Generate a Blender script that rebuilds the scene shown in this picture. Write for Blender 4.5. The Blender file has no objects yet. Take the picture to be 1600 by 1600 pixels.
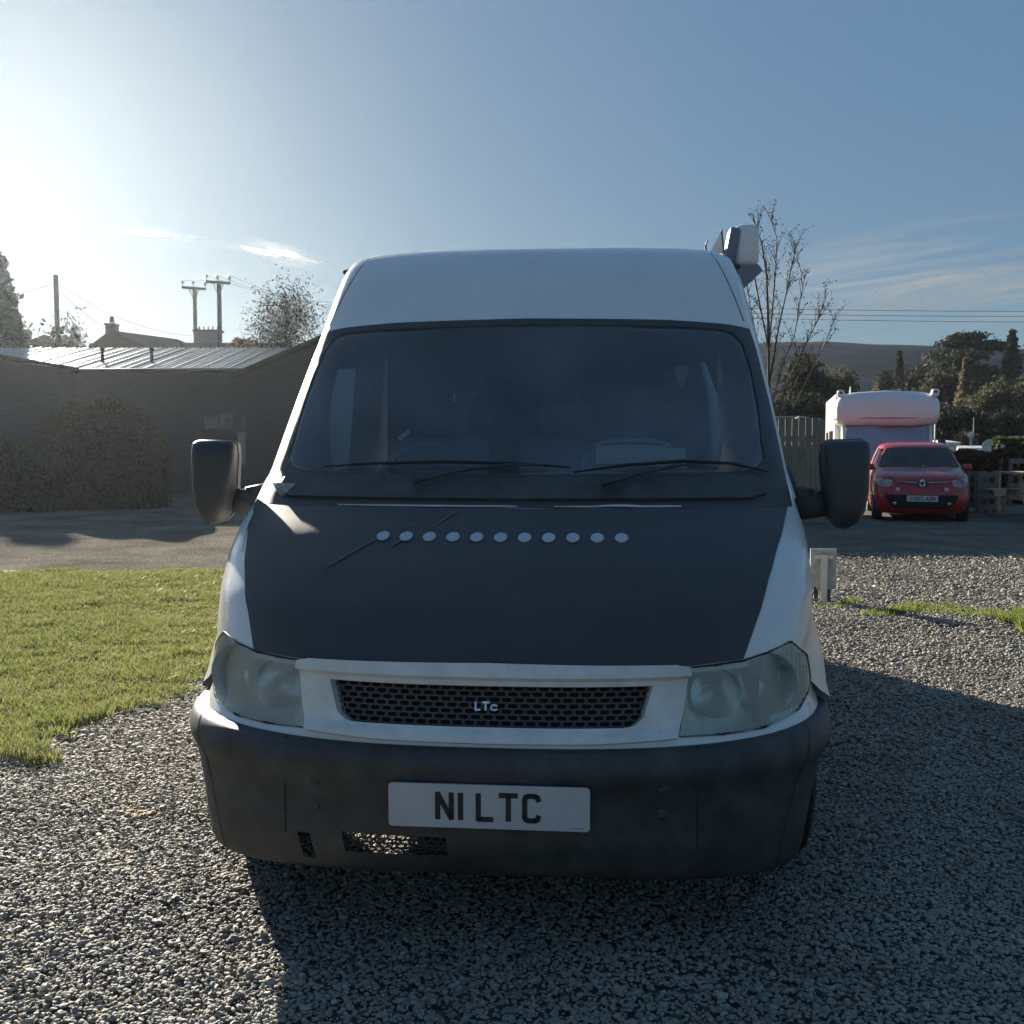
import bpy, bmesh, math, random
import numpy as np
from mathutils import Vector, Matrix
R = math.radians
C = bpy.context.scene.collection
# ------------------------------------------------------------------ camera, sky, sun, exposure
SUN_AZ, SUN_EL = R(-27.5), R(16.5)          # azimuth from +Y towards +X
cam = bpy.data.cameras.new("camera"); camo = bpy.data.objects.new("camera", cam); C.objects.link(camo)
CZ, PITCH = 1.42, math.atan(108/1600)
camo.location = (0, 0, CZ); camo.rotation_euler = (R(90) - PITCH, 0, 0)
cam.sensor_width = 36; cam.lens = 36; cam.clip_start = .05; cam.clip_end = 5000
bpy.context.scene.camera = camo
world = bpy.data.worlds.new("World"); bpy.context.scene.world = world; world.use_nodes = True
nt = world.node_tree; nt.nodes.clear()
wo = nt.nodes.new('ShaderNodeOutputWorld'); bg = nt.nodes.new('ShaderNodeBackground')
sky = nt.nodes.new('ShaderNodeTexSky'); sky.sky_type = 'NISHITA'; sky.sun_disc = False
sky.sun_elevation = SUN_EL; sky.sun_rotation = SUN_AZ
sky.altitude = 100; sky.air_density = 1.0; sky.dust_density = .5; sky.ozone_density = 1.2
bg.inputs[1].default_value = .058
gm = nt.nodes.new('ShaderNodeGamma'); gm.inputs[1].default_value = .20
hs = nt.nodes.new('ShaderNodeHueSaturation'); hs.inputs['Saturation'].default_value = 2.6
nt.links.new(sky.outputs[0], gm.inputs[0]); nt.links.new(gm.outputs[0], hs.inputs['Color']); tn = nt.nodes.new('ShaderNodeMix'); tn.data_type = 'RGBA'; tn.blend_type = 'MULTIPLY'; tn.inputs[0].default_value = 1
tn.inputs[7].default_value = (.64, .93, 1.25, 1); nt.links.new(hs.outputs[0], tn.inputs[6]); nt.links.new(tn.outputs[2], bg.inputs[0]); nt.links.new(bg.outputs[0], wo.inputs[0])
sl = bpy.data.lights.new("sun", 'SUN'); sl.energy = 4.2; sl.angle = R(.6); sl.color = (1, .90, .76)
slo = bpy.data.objects.new("sun", sl); C.objects.link(slo)
sdir = Vector((math.sin(SUN_AZ)*math.cos(SUN_EL), math.cos(SUN_AZ)*math.cos(SUN_EL), math.sin(SUN_EL)))
slo.rotation_euler = sdir.to_track_quat('Z', 'Y').to_euler()
sc = bpy.context.scene
sc.view_settings.view_transform = 'Standard'; sc.view_settings.look = 'None'
sc.view_settings.gamma = 1; sc.view_settings.use_curve_mapping = False
sc.view_settings.exposure = 2.0
sc.cycles.max_bounces = 8; sc.cycles.transparent_max_bounces = 24; sc.cycles.volume_bounces = 1; sc.cycles.caustics_reflective = False; sc.cycles.caustics_refractive = False
HAZE_DENSITY, HAZE_G = .00022, .76

def at(px, py, Y):                            # photo pixel + distance ahead -> world point
    dx, dz = (px-800)/1600, (800-py)/1600
    c, s = math.cos(PITCH), math.sin(PITCH)
    y, z = c + dz*s, -s + dz*c
    return Vector((dx*Y/y, Y, CZ + z*Y/y))
def gnd(px, py):
    dx, dz = (px-800)/1600, (800-py)/1600
    c, s = math.cos(PITCH), math.sin(PITCH)
    y, z = c + dz*s, -s + dz*c
    t = -CZ/z
    return Vector((dx*t, y*t, 0))

# ------------------------------------------------------------------ materials
def mat(name, col, rough=.6, metal=0., spec=.5, coat=0., var=0., vscale=8., bump=0., bscale=40., col2=None, stretch=None):
    m = bpy.data.materials.new(name); m.use_nodes = True
    n = m.node_tree; p = n.nodes['Principled BSDF']; L = n.links
    p.inputs['Base Color'].default_value = (*col, 1); p.inputs['Roughness'].default_value = rough
    p.inputs['Metallic'].default_value = metal; p.inputs['Specular IOR Level'].default_value = spec
    p.inputs['Coat Weight'].default_value = coat
    if var or bump:
        tc = n.nodes.new('ShaderNodeTexCoord'); mp = n.nodes.new('ShaderNodeMapping')
        L.new(tc.outputs['Object'], mp.inputs[0])
        if stretch: mp.inputs['Scale'].default_value = stretch
    if var:
        nz = n.nodes.new('ShaderNodeTexNoise'); nz.inputs['Scale'].default_value = vscale
        nz.inputs['Detail'].default_value = 6; nz.inputs['Roughness'].default_value = .65
        L.new(mp.outputs[0], nz.inputs[0])
        mx = n.nodes.new('ShaderNodeMix'); mx.data_type = 'RGBA'
        c2 = col2 or tuple(c*(1-var) for c in col)
        mx.inputs[6].default_value = (*c2, 1); mx.inputs[7].default_value = (*[min(1, c*(1+var*.6)) for c in col], 1)
        rp = n.nodes.new('ShaderNodeValToRGB'); rp.color_ramp.elements[0].position = .35; rp.color_ramp.elements[1].position = .65
        L.new(nz.outputs[0], rp.inputs[0]); L.new(rp.outputs[0], mx.inputs[0]); L.new(mx.outputs[2], p.inputs['Base Color'])
    if bump:
        nb = n.nodes.new('ShaderNodeTexNoise'); nb.inputs['Scale'].default_value = bscale; nb.inputs['Detail'].default_value = 5
        L.new(mp.outputs[0], nb.inputs[0])
        b = n.nodes.new('ShaderNodeBump'); b.inputs['Strength'].default_value = bump; b.inputs['Distance'].default_value = .02
        L.new(nb.outputs[0], b.inputs['Height']); L.new(b.outputs[0], p.inputs['Normal'])
    return m
def island_mat(name, cols, rough=.8, trans=0., spec=.1):
    m = bpy.data.materials.new(name); m.use_nodes = True
    n = m.node_tree; p = n.nodes['Principled BSDF']; L = n.links
    g = n.nodes.new('ShaderNodeNewGeometry'); r = n.nodes.new('ShaderNodeValToRGB')
    el = r.color_ramp.elements
    while len(el) < len(cols): el.new(.5)
    for i, c in enumerate(cols): el[i].position = i/(len(cols)-1); el[i].color = (*c, 1)
    L.new(g.outputs['Random Per Island'], r.inputs[0]); L.new(r.outputs[0], p.inputs['Base Color'])
    p.inputs['Roughness'].default_value = rough; p.inputs['Specular IOR Level'].default_value = spec
    if trans:
        t = n.nodes.new('ShaderNodeBsdfTranslucent'); mx = n.nodes.new('ShaderNodeMixShader'); mx.inputs[0].default_value = trans
        L.new(r.outputs[0], t.inputs[0]); L.new(p.outputs[0], mx.inputs[1]); L.new(t.outputs[0], mx.inputs[2])
        L.new(mx.outputs[0], n.nodes['Material Output'].inputs[0])
    return m
def glass_mat(name, tint, dirt_and_veil=.08, dirt_veil_col=(.5, .5, .48), rough=.03, speck=False, ior=1.5):
    m = bpy.data.materials.new(name); m.use_nodes = True
    n = m.node_tree; L = n.links; n.nodes.remove(n.nodes['Principled BSDF']); out = n.nodes['Material Output']
    t = n.nodes.new('ShaderNodeBsdfTransparent'); t.inputs[0].default_value = (*tint, 1)
    g = n.nodes.new('ShaderNodeBsdfGlossy'); g.inputs['Roughness'].default_value = rough
    fr = n.nodes.new('ShaderNodeFresnel'); fr.inputs[0].default_value = ior
    m1 = n.nodes.new('ShaderNodeMixShader'); L.new(fr.outputs[0], m1.inputs[0]); L.new(t.outputs[0], m1.inputs[1]); L.new(g.outputs[0], m1.inputs[2])
    d = n.nodes.new('ShaderNodeBsdfDiffuse'); d.inputs[0].default_value = (*dirt_veil_col, 1)
    m2 = n.nodes.new('ShaderNodeMixShader'); L.new(m1.outputs[0], m2.inputs[1]); L.new(d.outputs[0], m2.inputs[2])
    tc = n.nodes.new('ShaderNodeTexCoord'); nz = n.nodes.new('ShaderNodeTexNoise'); nz.inputs['Scale'].default_value = 2.2; nz.inputs['Detail'].default_value = 8
    L.new(tc.outputs['Object'], nz.inputs[0])
    mr = n.nodes.new('ShaderNodeMapRange'); mr.inputs[1].default_value = .3; mr.inputs[2].default_value = .75
    mr.inputs[3].default_value = dirt_and_veil*.5; mr.inputs[4].default_value = dirt_and_veil*1.6
    L.new(nz.outputs[0], mr.inputs[0]); last = mr.outputs[0]
    if speck:
        v = n.nodes.new('ShaderNodeTexVoronoi'); v.inputs['Scale'].default_value = 75; L.new(tc.outputs['Object'], v.inputs[0])
        lt = n.nodes.new('ShaderNodeMath'); lt.operation = 'LESS_THAN'; lt.inputs[1].default_value = .13; L.new(v.outputs[0], lt.inputs[0])
        n2 = n.nodes.new('ShaderNodeTexNoise'); n2.inputs['Scale'].default_value = 3.1; L.new(tc.outputs['Object'], n2.inputs[0])
        g2 = n.nodes.new('ShaderNodeMath'); g2.operation = 'GREATER_THAN'; g2.inputs[1].default_value = .52; L.new(n2.outputs[0], g2.inputs[0])
        mu = n.nodes.new('ShaderNodeMath'); mu.operation = 'MULTIPLY'; L.new(lt.outputs[0], mu.inputs[0]); L.new(g2.outputs[0], mu.inputs[1])
        m3 = n.nodes.new('ShaderNodeMath'); m3.operation = 'MULTIPLY'; m3.inputs[1].default_value = .35; L.new(mu.outputs[0], m3.inputs[0])
        ad = n.nodes.new('ShaderNodeMath'); ad.operation = 'ADD'; L.new(mr.outputs[0], ad.inputs[0]); L.new(m3.outputs[0], ad.inputs[1]); last = ad.outputs[0]
    L.new(last, m2.inputs[0]); L.new(m2.outputs[0], out.inputs[0])
    return m
M = {}
M['white'] = mat('white_paint', (.74, .74, .72), .28, spec=.5, coat=.5, var=.05, vscale=3)
M['white_dirty'] = mat('grubby_white_paint', (.70, .70, .66), .38, coat=.2, var=.13, vscale=14)
M['vinyl'] = mat('black_vinyl', (.054, .053, .052), .50, spec=.4, var=.10, vscale=5, bump=.05, bscale=6)
M['blackpl'] = mat('black_plastic', (.056, .057, .056), .5, spec=.4, var=.4, vscale=9, bump=.15, bscale=260)
M['blackpl2'] = mat('dark_plastic', (.045, .046, .048), .42, spec=.5, bump=.1, bscale=300)
M['rubber'] = mat('rubber', (.02, .02, .02), .75, var=.3, vscale=20)
M['under'] = mat('underside', (.012, .012, .012), .9)
M['interior'] = mat('interior_trim', (.10, .105, .11), .8)
M['seat'] = mat('seat_cloth', (.22, .23, .25), .95, bump=.2, bscale=120)
M['chrome'] = mat('chrome', (.75, .76, .78), .18, metal=1)
M['alloy'] = mat('alloy', (.4, .4, .41), .35, metal=.9)
M['steel'] = mat('steel', (.35, .35, .36), .5, metal=.7)
M['plate'] = mat('plate_white', (.50, .50, .52), .35, var=.06, vscale=10)
M['plateink'] = mat('plate_ink', (.015, .016, .02), .5)
M['paper'] = mat('paper', (.72, .72, .62), .9)
M['cream'] = mat('cream_board', (.42, .38, .26), .8, var=.15, vscale=6)
M['glass'] = glass_mat('windscreen_glass', (.76, .81, .83), .135, (.50, .55, .60), speck=True, ior=1.6)  # bluish film paints sky reflection and glare onto the glass, besides real dirt
M['darkglass'] = glass_mat('tinted_glass', (.06, .07, .08), .04)
M['lens'] = glass_mat('hazed_lens', (.90, .94, .88), .38, (.84, .87, .76), .12)
M['mirror'] = mat('mirror_glass', (.8, .8, .8), .02, metal=1)
M['red'] = mat('red_paint', (.33, .010, .014), .3, coat=.6)
M['wood'] = mat('weathered_wood', (.20, .175, .14), .85, var=.35, vscale=5, stretch=(6, 6, .6), bump=.2)
M['wood2'] = mat('pale_timber', (.36, .29, .18), .8, var=.25, vscale=8, bump=.2)
M['pole'] = mat('creosoted_pole', (.06, .05, .04), .9, var=.3, vscale=4)
M['bark'] = mat('bark', (.085, .07, .055), .95, var=.4, vscale=9)
M['barkpale'] = mat('pale_bark', (.17, .15, .12), .9, var=.4, vscale=9)
M['transf'] = mat('transformer_grey', (.10, .12, .12), .6)
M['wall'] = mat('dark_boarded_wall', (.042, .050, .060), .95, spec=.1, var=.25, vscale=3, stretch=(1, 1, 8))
M['roofdark'] = mat('slate_roof', (.022, .021, .022), 1.0, spec=0, var=.3, vscale=10)
M['brick'] = mat('brick_wall', (.09, .07, .062), .9, var=.3, vscale=9)
M['slab'] = mat('concrete_slab', (.35, .35, .33), .85, var=.15)
M['silver'] = mat('silver_cover', (.28, .33, .40), .42, metal=.35, bump=.9, bscale=5, stretch=(1, 1, 3))
M['vanpale'] = mat('caravan_paint', (.55, .57, .58), .4)
M['orange'] = mat('orange_plastic', (.8, .25, .03), .4)

# ------------------------------------------------------------------ mesh helpers
def link(o, parent=None):
    C.objects.link(o)
    if parent: o.parent = parent
    return o
def obj(name, bm, m, parent=None, smooth=False, angle=None):
    me = bpy.data.meshes.new(name); bmesh.ops.recalc_face_normals(bm, faces=bm.faces[:]) if not smooth == 'keep' else None
    bm.to_mesh(me); bm.free()
    ms = m if isinstance(m, (list, tuple)) else [m]
    for q in ms: me.materials.append(q)
    if smooth:
        me.polygons.foreach_set('use_smooth', [True]*len(me.polygons))
        if angle: me.set_sharp_from_angle(angle=R(angle))
    return link(bpy.data.objects.new(name, me), parent)
def npobj(name, V, F, m, parent=None, smooth=False, matidx=None):
    V = np.asarray(V, dtype=np.float32); F = np.asarray(F, dtype=np.int32); k = F.shape[1]
    me = bpy.data.meshes.new(name); me.vertices.add(len(V)); me.vertices.foreach_set('co', V.ravel())
    me.loops.add(F.size); me.loops.foreach_set('vertex_index', F.ravel())
    me.polygons.add(len(F)); me.polygons.foreach_set('loop_start', np.arange(0, F.size, k, dtype=np.int32))
    ms = m if isinstance(m, (list, tuple)) else [m]
    for q in ms: me.materials.append(q)
    if matidx is not None: me.polygons.foreach_set('material_index', np.asarray(matidx, dtype=np.int32))
    me.update(calc_edges=True)
    me.polygons.foreach_set('use_smooth', [bool(smooth)]*len(F))
    return link(bpy.data.objects.new(name, me), parent)
def thing(name, label, cat, loc=(0, 0, 0), rz=0, group=None):
    o = bpy.data.objects.new(name, None); C.objects.link(o); o.empty_display_size = .2
    o.location = loc; o.rotation_euler = (0, 0, rz)
    return tag(o, label, cat, group)
def tag(o, label, cat, group=None, kind=None):
    o['label'] = label; o['category'] = cat
    if group: o['group'] = group
    if kind: o['kind'] = kind
    return o
def struct(o, label=None):
    o['kind'] = 'structure'
    if label: o['label'] = label
    return o
def box(bm, c, s, rot=None, bev=0):
    r = bmesh.ops.create_cube(bm, size=1); vs = r['verts']
    bmesh.ops.scale(bm, vec=s, verts=vs)
    if bev:
        es = list({e for v in vs for e in v.link_edges})
        q = bmesh.ops.bevel(bm, geom=es, offset=bev, segments=2, affect='EDGES', profile=.5)
        vs = list({v for v in q['verts']} | {v for v in vs if v.is_valid})
    if rot: bmesh.ops.rotate(bm, cent=(0, 0, 0), matrix=rot, verts=vs)
    bmesh.ops.translate(bm, vec=c, verts=vs)
    return vs
def seg(bm, a, b, ra, rb=None, n=8, caps=True):
    a, b = Vector(a), Vector(b); rb = ra if rb is None else rb
    d = b-a; L = d.length
    if L < 1e-6: return
    q = d.to_track_quat('Z', 'Y').to_matrix()
    v1 = [bm.verts.new(a + q @ Vector((math.cos(t)*ra, math.sin(t)*ra, 0))) for t in [2*math.pi*i/n for i in range(n)]]
    v2 = [bm.verts.new(b + q @ Vector((math.cos(t)*rb, math.sin(t)*rb, 0))) for t in [2*math.pi*i/n for i in range(n)]]
    for i in range(n): bm.faces.new((v1[i], v1[(i+1) % n], v2[(i+1) % n], v2[i]))
    if caps: bm.faces.new(v1[::-1]); bm.faces.new(v2)
def tube(bm, pts, rs, n=8, closed=False):
    pts = [Vector(p) for p in pts]; rings = []
    if not isinstance(rs, (list, tuple)): rs = [rs]*len(pts)
    for i, p in enumerate(pts):
        if closed: d = pts[(i+1) % len(pts)]-pts[i-1]
        else: d = pts[min(i+1, len(pts)-1)]-pts[max(i-1, 0)]
        q = d.normalized(); up = Vector((0, 0, 1)) if abs(q.z) < .9 else Vector((1, 0, 0))
        s = q.cross(up).normalized(); u = s.cross(q)
        rings.append([bm.verts.new(p + s*math.cos(t)*rs[i] + u*math.sin(t)*rs[i]) for t in [2*math.pi*k/n for k in range(n)]])
    m = len(rings)
    for i in range(m if closed else m-1):
        A, B = rings[i], rings[(i+1) % m]
        for k in range(n): bm.faces.new((A[k], A[(k+1) % n], B[(k+1) % n], B[k]))
    if not closed: bm.faces.new(rings[0][::-1]); bm.faces.new(rings[-1])
def lathe(bm, prof, n=24, mx=None):              # prof [(r, z)], axis z
    rings = []
    for r, z in prof:
        rings.append([bm.verts.new((r*math.cos(2*math.pi*i/n), r*math.sin(2*math.pi*i/n), z)) for i in range(n)] if r > 1e-5 else [bm.verts.new((0, 0, z))])
    for A, B in zip(rings, rings[1:]):
        for i in range(n):
            if len(A) == 1 and len(B) == 1: continue
            if len(A) == 1: bm.faces.new((A[0], B[i], B[(i+1) % n]))
            elif len(B) == 1: bm.faces.new((A[i], B[0], A[(i+1) % n]))
            else: bm.faces.new((A[i], A[(i+1) % n], B[(i+1) % n], B[i]))
    if mx:
        bmesh.ops.transform(bm, matrix=mx, verts=[v for r in rings for v in r])
def prism(bm, poly, a, b, axis='y'):              # polygon extruded from a to b along an axis
    def P(u, v, w): return {'y': (u, w, v), 'x': (w, u, v), 'z': (u, v, w)}[axis]
    A = [bm.verts.new(P(u, v, a)) for u, v in poly]; B = [bm.verts.new(P(u, v, b)) for u, v in poly]
    bm.faces.new(A); bm.faces.new(B[::-1]); n = len(poly)
    for i in range(n): bm.faces.new((A[i], B[i], B[(i+1) % n], A[(i+1) % n]))
def stroke(bm, pts, t, P, depth):                 # letter stroke: P(u, v, d) -> 3-D, boxes along a polyline
    for (a, b) in zip(pts, pts[1:]):
        a, b = Vector(a), Vector(b); d = (b-a).normalized(); n = Vector((-d.y, d.x))*t/2; e = d*t*.28
        q = [a-e-n, b+e-n, b+e+n, a-e+n]
        A = [bm.verts.new(P(p.x, p.y, 0)) for p in q]; B = [bm.verts.new(P(p.x, p.y, depth)) for p in q]
        bm.faces.new(A); bm.faces.new(B[::-1])
        for i in range(4): bm.faces.new((A[i], B[i], B[(i+1) % 4], A[(i+1) % 4]))
def glyph(ch):                                    # unit strokes, width 1 (height 1.58), as on British plates
    H = 1.58; a, b, h0, h1 = .14, .86, .14, H-.14; k = .16
    return {'N': [[(a, h0), (a, h1), (b, h0), (b, h1)]], 'I': [[(.14, h0), (.14, h1)]], 'L': [[(a, h1), (a, h0), (b, h0)]],
     'T': [[(a-.06, h1), (b+.06, h1)], [(.5, h1), (.5, h0)]],
     'C': [[(b, h1-.22), (b-.06, h1-.06), (b-.2, h1), (a+.2, h1), (a+.05, h1-.06), (a, h1-.2), (a, h0+.2), (a+.05, h0+.06), (a+.2, h0), (b-.2, h0), (b-.06, h0+.06), (b, h0+.22)]],
     'X': [[(a, h0), (b, h1)], [(a, h1), (b, h0)]],
     '6': [[(b, h1-k), (b-k, h1), (a+k, h1), (a, h1-k), (a, h0+k), (a+k, h0), (b-k, h0), (b, h0+k), (b, .75-k*.3), (b-k, .85), (a, .85)]],
     '5': [[(b, h1), (a, h1), (a, .9), (b-k, .9), (b, .9-k), (b, h0+k), (b-k, h0), (a, h0)]],
     'A': [[(a, h0), (.5, h1), (b, h0)], [(.27, .55), (.73, .55)]],
     'O': [[(a, h0+k), (a, h1-k), (a+k, h1), (b-k, h1), (b, h1-k), (b, h0+k), (b-k, h0), (a+k, h0), (a, h0+k)]],
     'M': [[(a, h0), (a, h1), (.5, .6), (b, h1), (b, h0)]]}[ch]

# ------------------------------------------------------------------ curved front ends (van and small car)
class Nose:
    """front surface y = f(x, z) of a vehicle, from centre line profile, half width and sweep-back per height"""
    def __init__(s, Z, Y, W, D, n=2.6, k=7):
        s.zz = np.arange(min(Z)-.05, max(Z)+.02, .004); s.n = n; K = np.hanning(k+2)[1:-1]; K /= K.sum()
        def sm(A): return np.convolve(np.pad(np.interp(s.zz, Z, A), k//2, mode='edge'), K, 'valid')
        s.Y, s.W, s.D = sm(Y), sm(W), sm(D)
    def w(s, z): return float(np.interp(z, s.zz, s.W))
    def f(s, x, z):
        t = min(abs(x)/s.w(z), .9995)
        return float(np.interp(z, s.zz, s.Y) + np.interp(z, s.zz, s.D)*(1-(1-t**s.n)**(1/s.n)))
    def nrm(s, x, z):
        h = .004; fx = (s.f(x+h, z)-s.f(x-h, z))/(2*h); fz = (s.f(x, z+h)-s.f(x, z-h))/(2*h)
        fx = max(-6, min(6, fx))
        return Vector((fx, -1, fz)).normalized()
    def P(s, x, z, off=0): return Vector((x, s.f(x, z), z)) + s.nrm(x, z)*off
    def patch(s, poly, off, thick=.01, dx=.025, dz=.02, holes=(), ripple=None, lip=None):
        bm = bmesh.new()
        bm.faces.new([bm.verts.new((x, 0, z)) for x, z in poly])
        xs = [p[0] for p in poly]; zs = [p[1] for p in poly]
        cx = list(np.arange(math.floor(min(xs)/dx)*dx, max(xs), dx)) + [h[i] for h in holes for i in (0, 1)]
        cz = list(np.arange(math.floor(min(zs)/dz)*dz, max(zs), dz)) + [h[i] for h in holes for i in (2, 3)]
        for x in cx: bmesh.ops.bisect_plane(bm, geom=bm.verts[:]+bm.edges[:]+bm.faces[:], plane_co=(x, 0, 0), plane_no=(1, 0, 0), dist=1e-5)
        for z in cz: bmesh.ops.bisect_plane(bm, geom=bm.verts[:]+bm.edges[:]+bm.faces[:], plane_co=(0, 0, z), plane_no=(0, 0, 1), dist=1e-5)
        for (x0, x1, z0, z1) in holes:
            kill = [f for f in bm.faces if x0 < f.calc_center_median().x < x1 and z0 < f.calc_center_median().z < z1]
            bmesh.ops.delete(bm, geom=kill, context='FACES')
        for f in bm.faces:
            f.normal_update()
            if f.normal.y > 0: f.normal_flip()
        edge = [e for e in bm.edges if len(e.link_faces) == 1]; back = {}; info = {}
        for v in bm.verts:
            x, z = v.co.x, v.co.z; n = s.nrm(x, z); o = off
            if ripple: o += ripple(x, z)
            if lip: o += lip(x, z)
            info[v] = (x, z, n, o)
        for e in edge:
            for v in e.verts:
                if v not in back:
                    x, z, n, o = info[v]; back[v] = bm.verts.new(s.P(x, z) + n*(o-thick))
        for v, (x, z, n, o) in info.items(): v.co = Vector((x, s.f(x, z), z)) + n*o
        for e in edge:
            f = e.link_faces[0]; a, b = e.verts
            for l in f.loops:
                if l.edge == e: a, b = l.vert, l.link_loop_next.vert
            bm.faces.new((b, a, back[a], back[b]))
        return bm
    def ring(s, z, off, ys, ts, wide=0):                     # closed half contour, x >= 0: front then side stations
        w = s.w(z); out = []
        for t in ts:
            x = w*t; p = Vector((x, s.f(x, z), z))
            if t > .97: n = Vector((1, -.15, 0)).normalized() if t > .999 else Vector((.9, -.45, 0)).normalized()
            else: n = s.nrm(x, z)
            out.append(p + n*off + Vector((wide*max(0, t-.55)/.45, 0, 0)))
        y0 = s.f(w, z)
        for y in ys:
            if y > y0+.02: out.append(Vector((w+off+wide, y, z)))
            else: out.append(Vector((w+off+wide, y0+.02*(1+ys.index(y)*.01), z)))
        return out
    def loft(s, zs, off, ys, kill=None, ts=None, rear=True, cap=True, wide=0):
        ts = ts or [0, .06, .12, .18, .24, .3, .36, .42, .48, .54, .6, .66, .72, .78, .83, .87, .905, .935, .958, .975, .988, .996, 1.0]
        bm = bmesh.new(); rows = []
        for z in zs:
            o = off(z) if callable(off) else off
            h = s.ring(z, o, ys, ts, wide)
            if rear: h += [Vector((s.w(z)*.97+o, ys[-1]+.05, z)), Vector((s.w(z)*.85, ys[-1]+.08, z)), Vector((0, ys[-1]+.1, z))]
            row = [bm.verts.new(p) for p in h]; mir = [bm.verts.new((-p.x, p.y, p.z)) for p in (h[1:-1] if rear else h[1:])]
            rows.append((mir[::-1] if not rear else []) + row + (mir[::-1] if rear else []))
        m = len(rows[0]); n = m if rear else m-1
        for A, B in zip(rows, rows[1:]):
            for i in range(n):
                j = (i+1) % m; bm.faces.new((A[i], A[j], B[j], B[i]))
        if cap: bm.faces.new(rows[-1])
        if kill:
            dead = [f for f in bm.faces if kill(f.calc_center_median())]
            bmesh.ops.delete(bm, geom=dead, context='FACES')
        return bm
def inside(x, z, poly):
    r = False; n = len(poly)
    for i in range(n):
        (x1, z1), (x2, z2) = poly[i], poly[(i+1) % n]
        if (z1 > z) != (z2 > z) and x < (x2-x1)*(z-z1)/(z2-z1)+x1: r = not r
    return r
def mirror_poly(half): return half + [(-x, z) for x, z in half[::-1] if abs(x) > 1e-6]
def grow(poly, d):
    cx = sum(p[0] for p in poly)/len(poly); cz = sum(p[1] for p in poly)/len(poly); out = []
    for x, z in poly:
        v = Vector((x-cx, z-cz)); L = v.length; out.append((cx+v.x*(L+d)/L, cz+v.y*(L+d)/L))
    return out
def disc_poly(x, z, rx, rz, n=16): return [(x+rx*math.cos(2*math.pi*i/n), z+rz*math.sin(2*math.pi*i/n)) for i in range(n)]

# ================================================================== GROUND
def ground_mat():
    m = bpy.data.materials.new('gravel_ground'); m.use_nodes = True; n = m.node_tree; L = n.links; p = n.nodes['Principled BSDF']
    tc = n.nodes.new('ShaderNodeTexCoord')
    v = n.nodes.new('ShaderNodeTexVoronoi'); v.inputs['Scale'].default_value = 55; L.new(tc.outputs['Object'], v.inputs[0])
    nz = n.nodes.new('ShaderNodeTexNoise'); nz.inputs['Scale'].default_value = .9; nz.inputs['Detail'].default_value = 8; nz.inputs['Roughness'].default_value = .7
    L.new(tc.outputs['Object'], nz.inputs[0])
    hsv = n.nodes.new('ShaderNodeSeparateColor'); L.new(v.outputs['Color'], hsv.inputs[0])
    rp = n.nodes.new('ShaderNodeValToRGB'); e = rp.color_ramp.elements
    e[0].color = (.12, .115, .106, 1); e[1].color = (.30, .278, .24, 1); e.new(.55).color = (.19, .18, .16, 1)
    L.new(hsv.outputs[0], rp.inputs[0])
    r2 = n.nodes.new('ShaderNodeValToRGB'); r2.color_ramp.elements[0].position = .36; r2.color_ramp.elements[1].position = .66
    r2.color_ramp.elements[0].color = (.62, .60, .56, 1); r2.color_ramp.elements[1].color = (1.1, 1.08, 1.02, 1)
    L.new(nz.outputs[0], r2.inputs[0])
    mx = n.nodes.new('ShaderNodeMix'); mx.data_type = 'RGBA'; mx.blend_type = 'MULTIPLY'; mx.inputs[0].default_value = 1
    L.new(rp.outputs[0], mx.inputs[6]); L.new(r2.outputs[0], mx.inputs[7]); L.new(mx.outputs[2], p.inputs['Base Color'])
    b = n.nodes.new('ShaderNodeBump'); b.inputs['Distance'].default_value = .006; b.inputs['Strength'].default_value = .8; b.invert = True
    L.new(v.outputs['Distance'], b.inputs['Height'])
    b2 = n.nodes.new('ShaderNodeBump'); b2.inputs['Distance'].default_value = .02; b2.inputs['Strength'].default_value = .5
    n2 = n.nodes.new('ShaderNodeTexNoise'); n2.inputs['Scale'].default_value = 3; n2.inputs['Detail'].default_value = 6
    L.new(tc.outputs['Object'], n2.inputs[0]); L.new(n2.outputs[0], b2.inputs['Height']); L.new(b2.outputs[0], b.inputs['Normal'])
    L.new(b.outputs[0], p.inputs['Normal']); p.inputs['Roughness'].default_value = 1; p.inputs['Specular IOR Level'].default_value = 0
    return m
def sheet(name, poly, z, m, label=None):
    bm = bmesh.new(); bm.faces.new([bm.verts.new((x, y, z)) for x, y in poly])
    return struct(obj(name, bm, m), label)
GX, GY0, GY1 = 300, -40, 272
sheet('ground', [(-GX, GY0), (GX, GY0), (GX, GY1), (-GX, GY1)], 0, ground_mat(), 'grey gravel yard')
M['field'] = mat('rough_field', (.07, .085, .035), .95, var=.4, vscale=.15)
sheet('field', [(-GX+2, 30), (GX-2, 30), (GX-2, GY1-2), (-GX+2, GY1-2)], .02, M['field'], 'far green field beyond the yard')
LAWN = [(-9.5, 3.0), (-3.3, 3.55), (-2.6, 4.05), (-2.24, 4.55), (-2.1, 5.1), (-2.0, 5.5), (-1.83, 6.0), (-1.72, 7), (-1.6, 9), (-1.55, 11.1), (-5, 11.3), (-9.5, 11.5)]
M['turf'] = mat('turf', (.055, .075, .022), .95, var=.5, vscale=7, bump=.6, bscale=30, col2=(.05, .045, .025))
sheet('lawn', LAWN, .006, M['turf'], 'short green lawn beside the van')
rng = np.random.default_rng(7)
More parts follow.
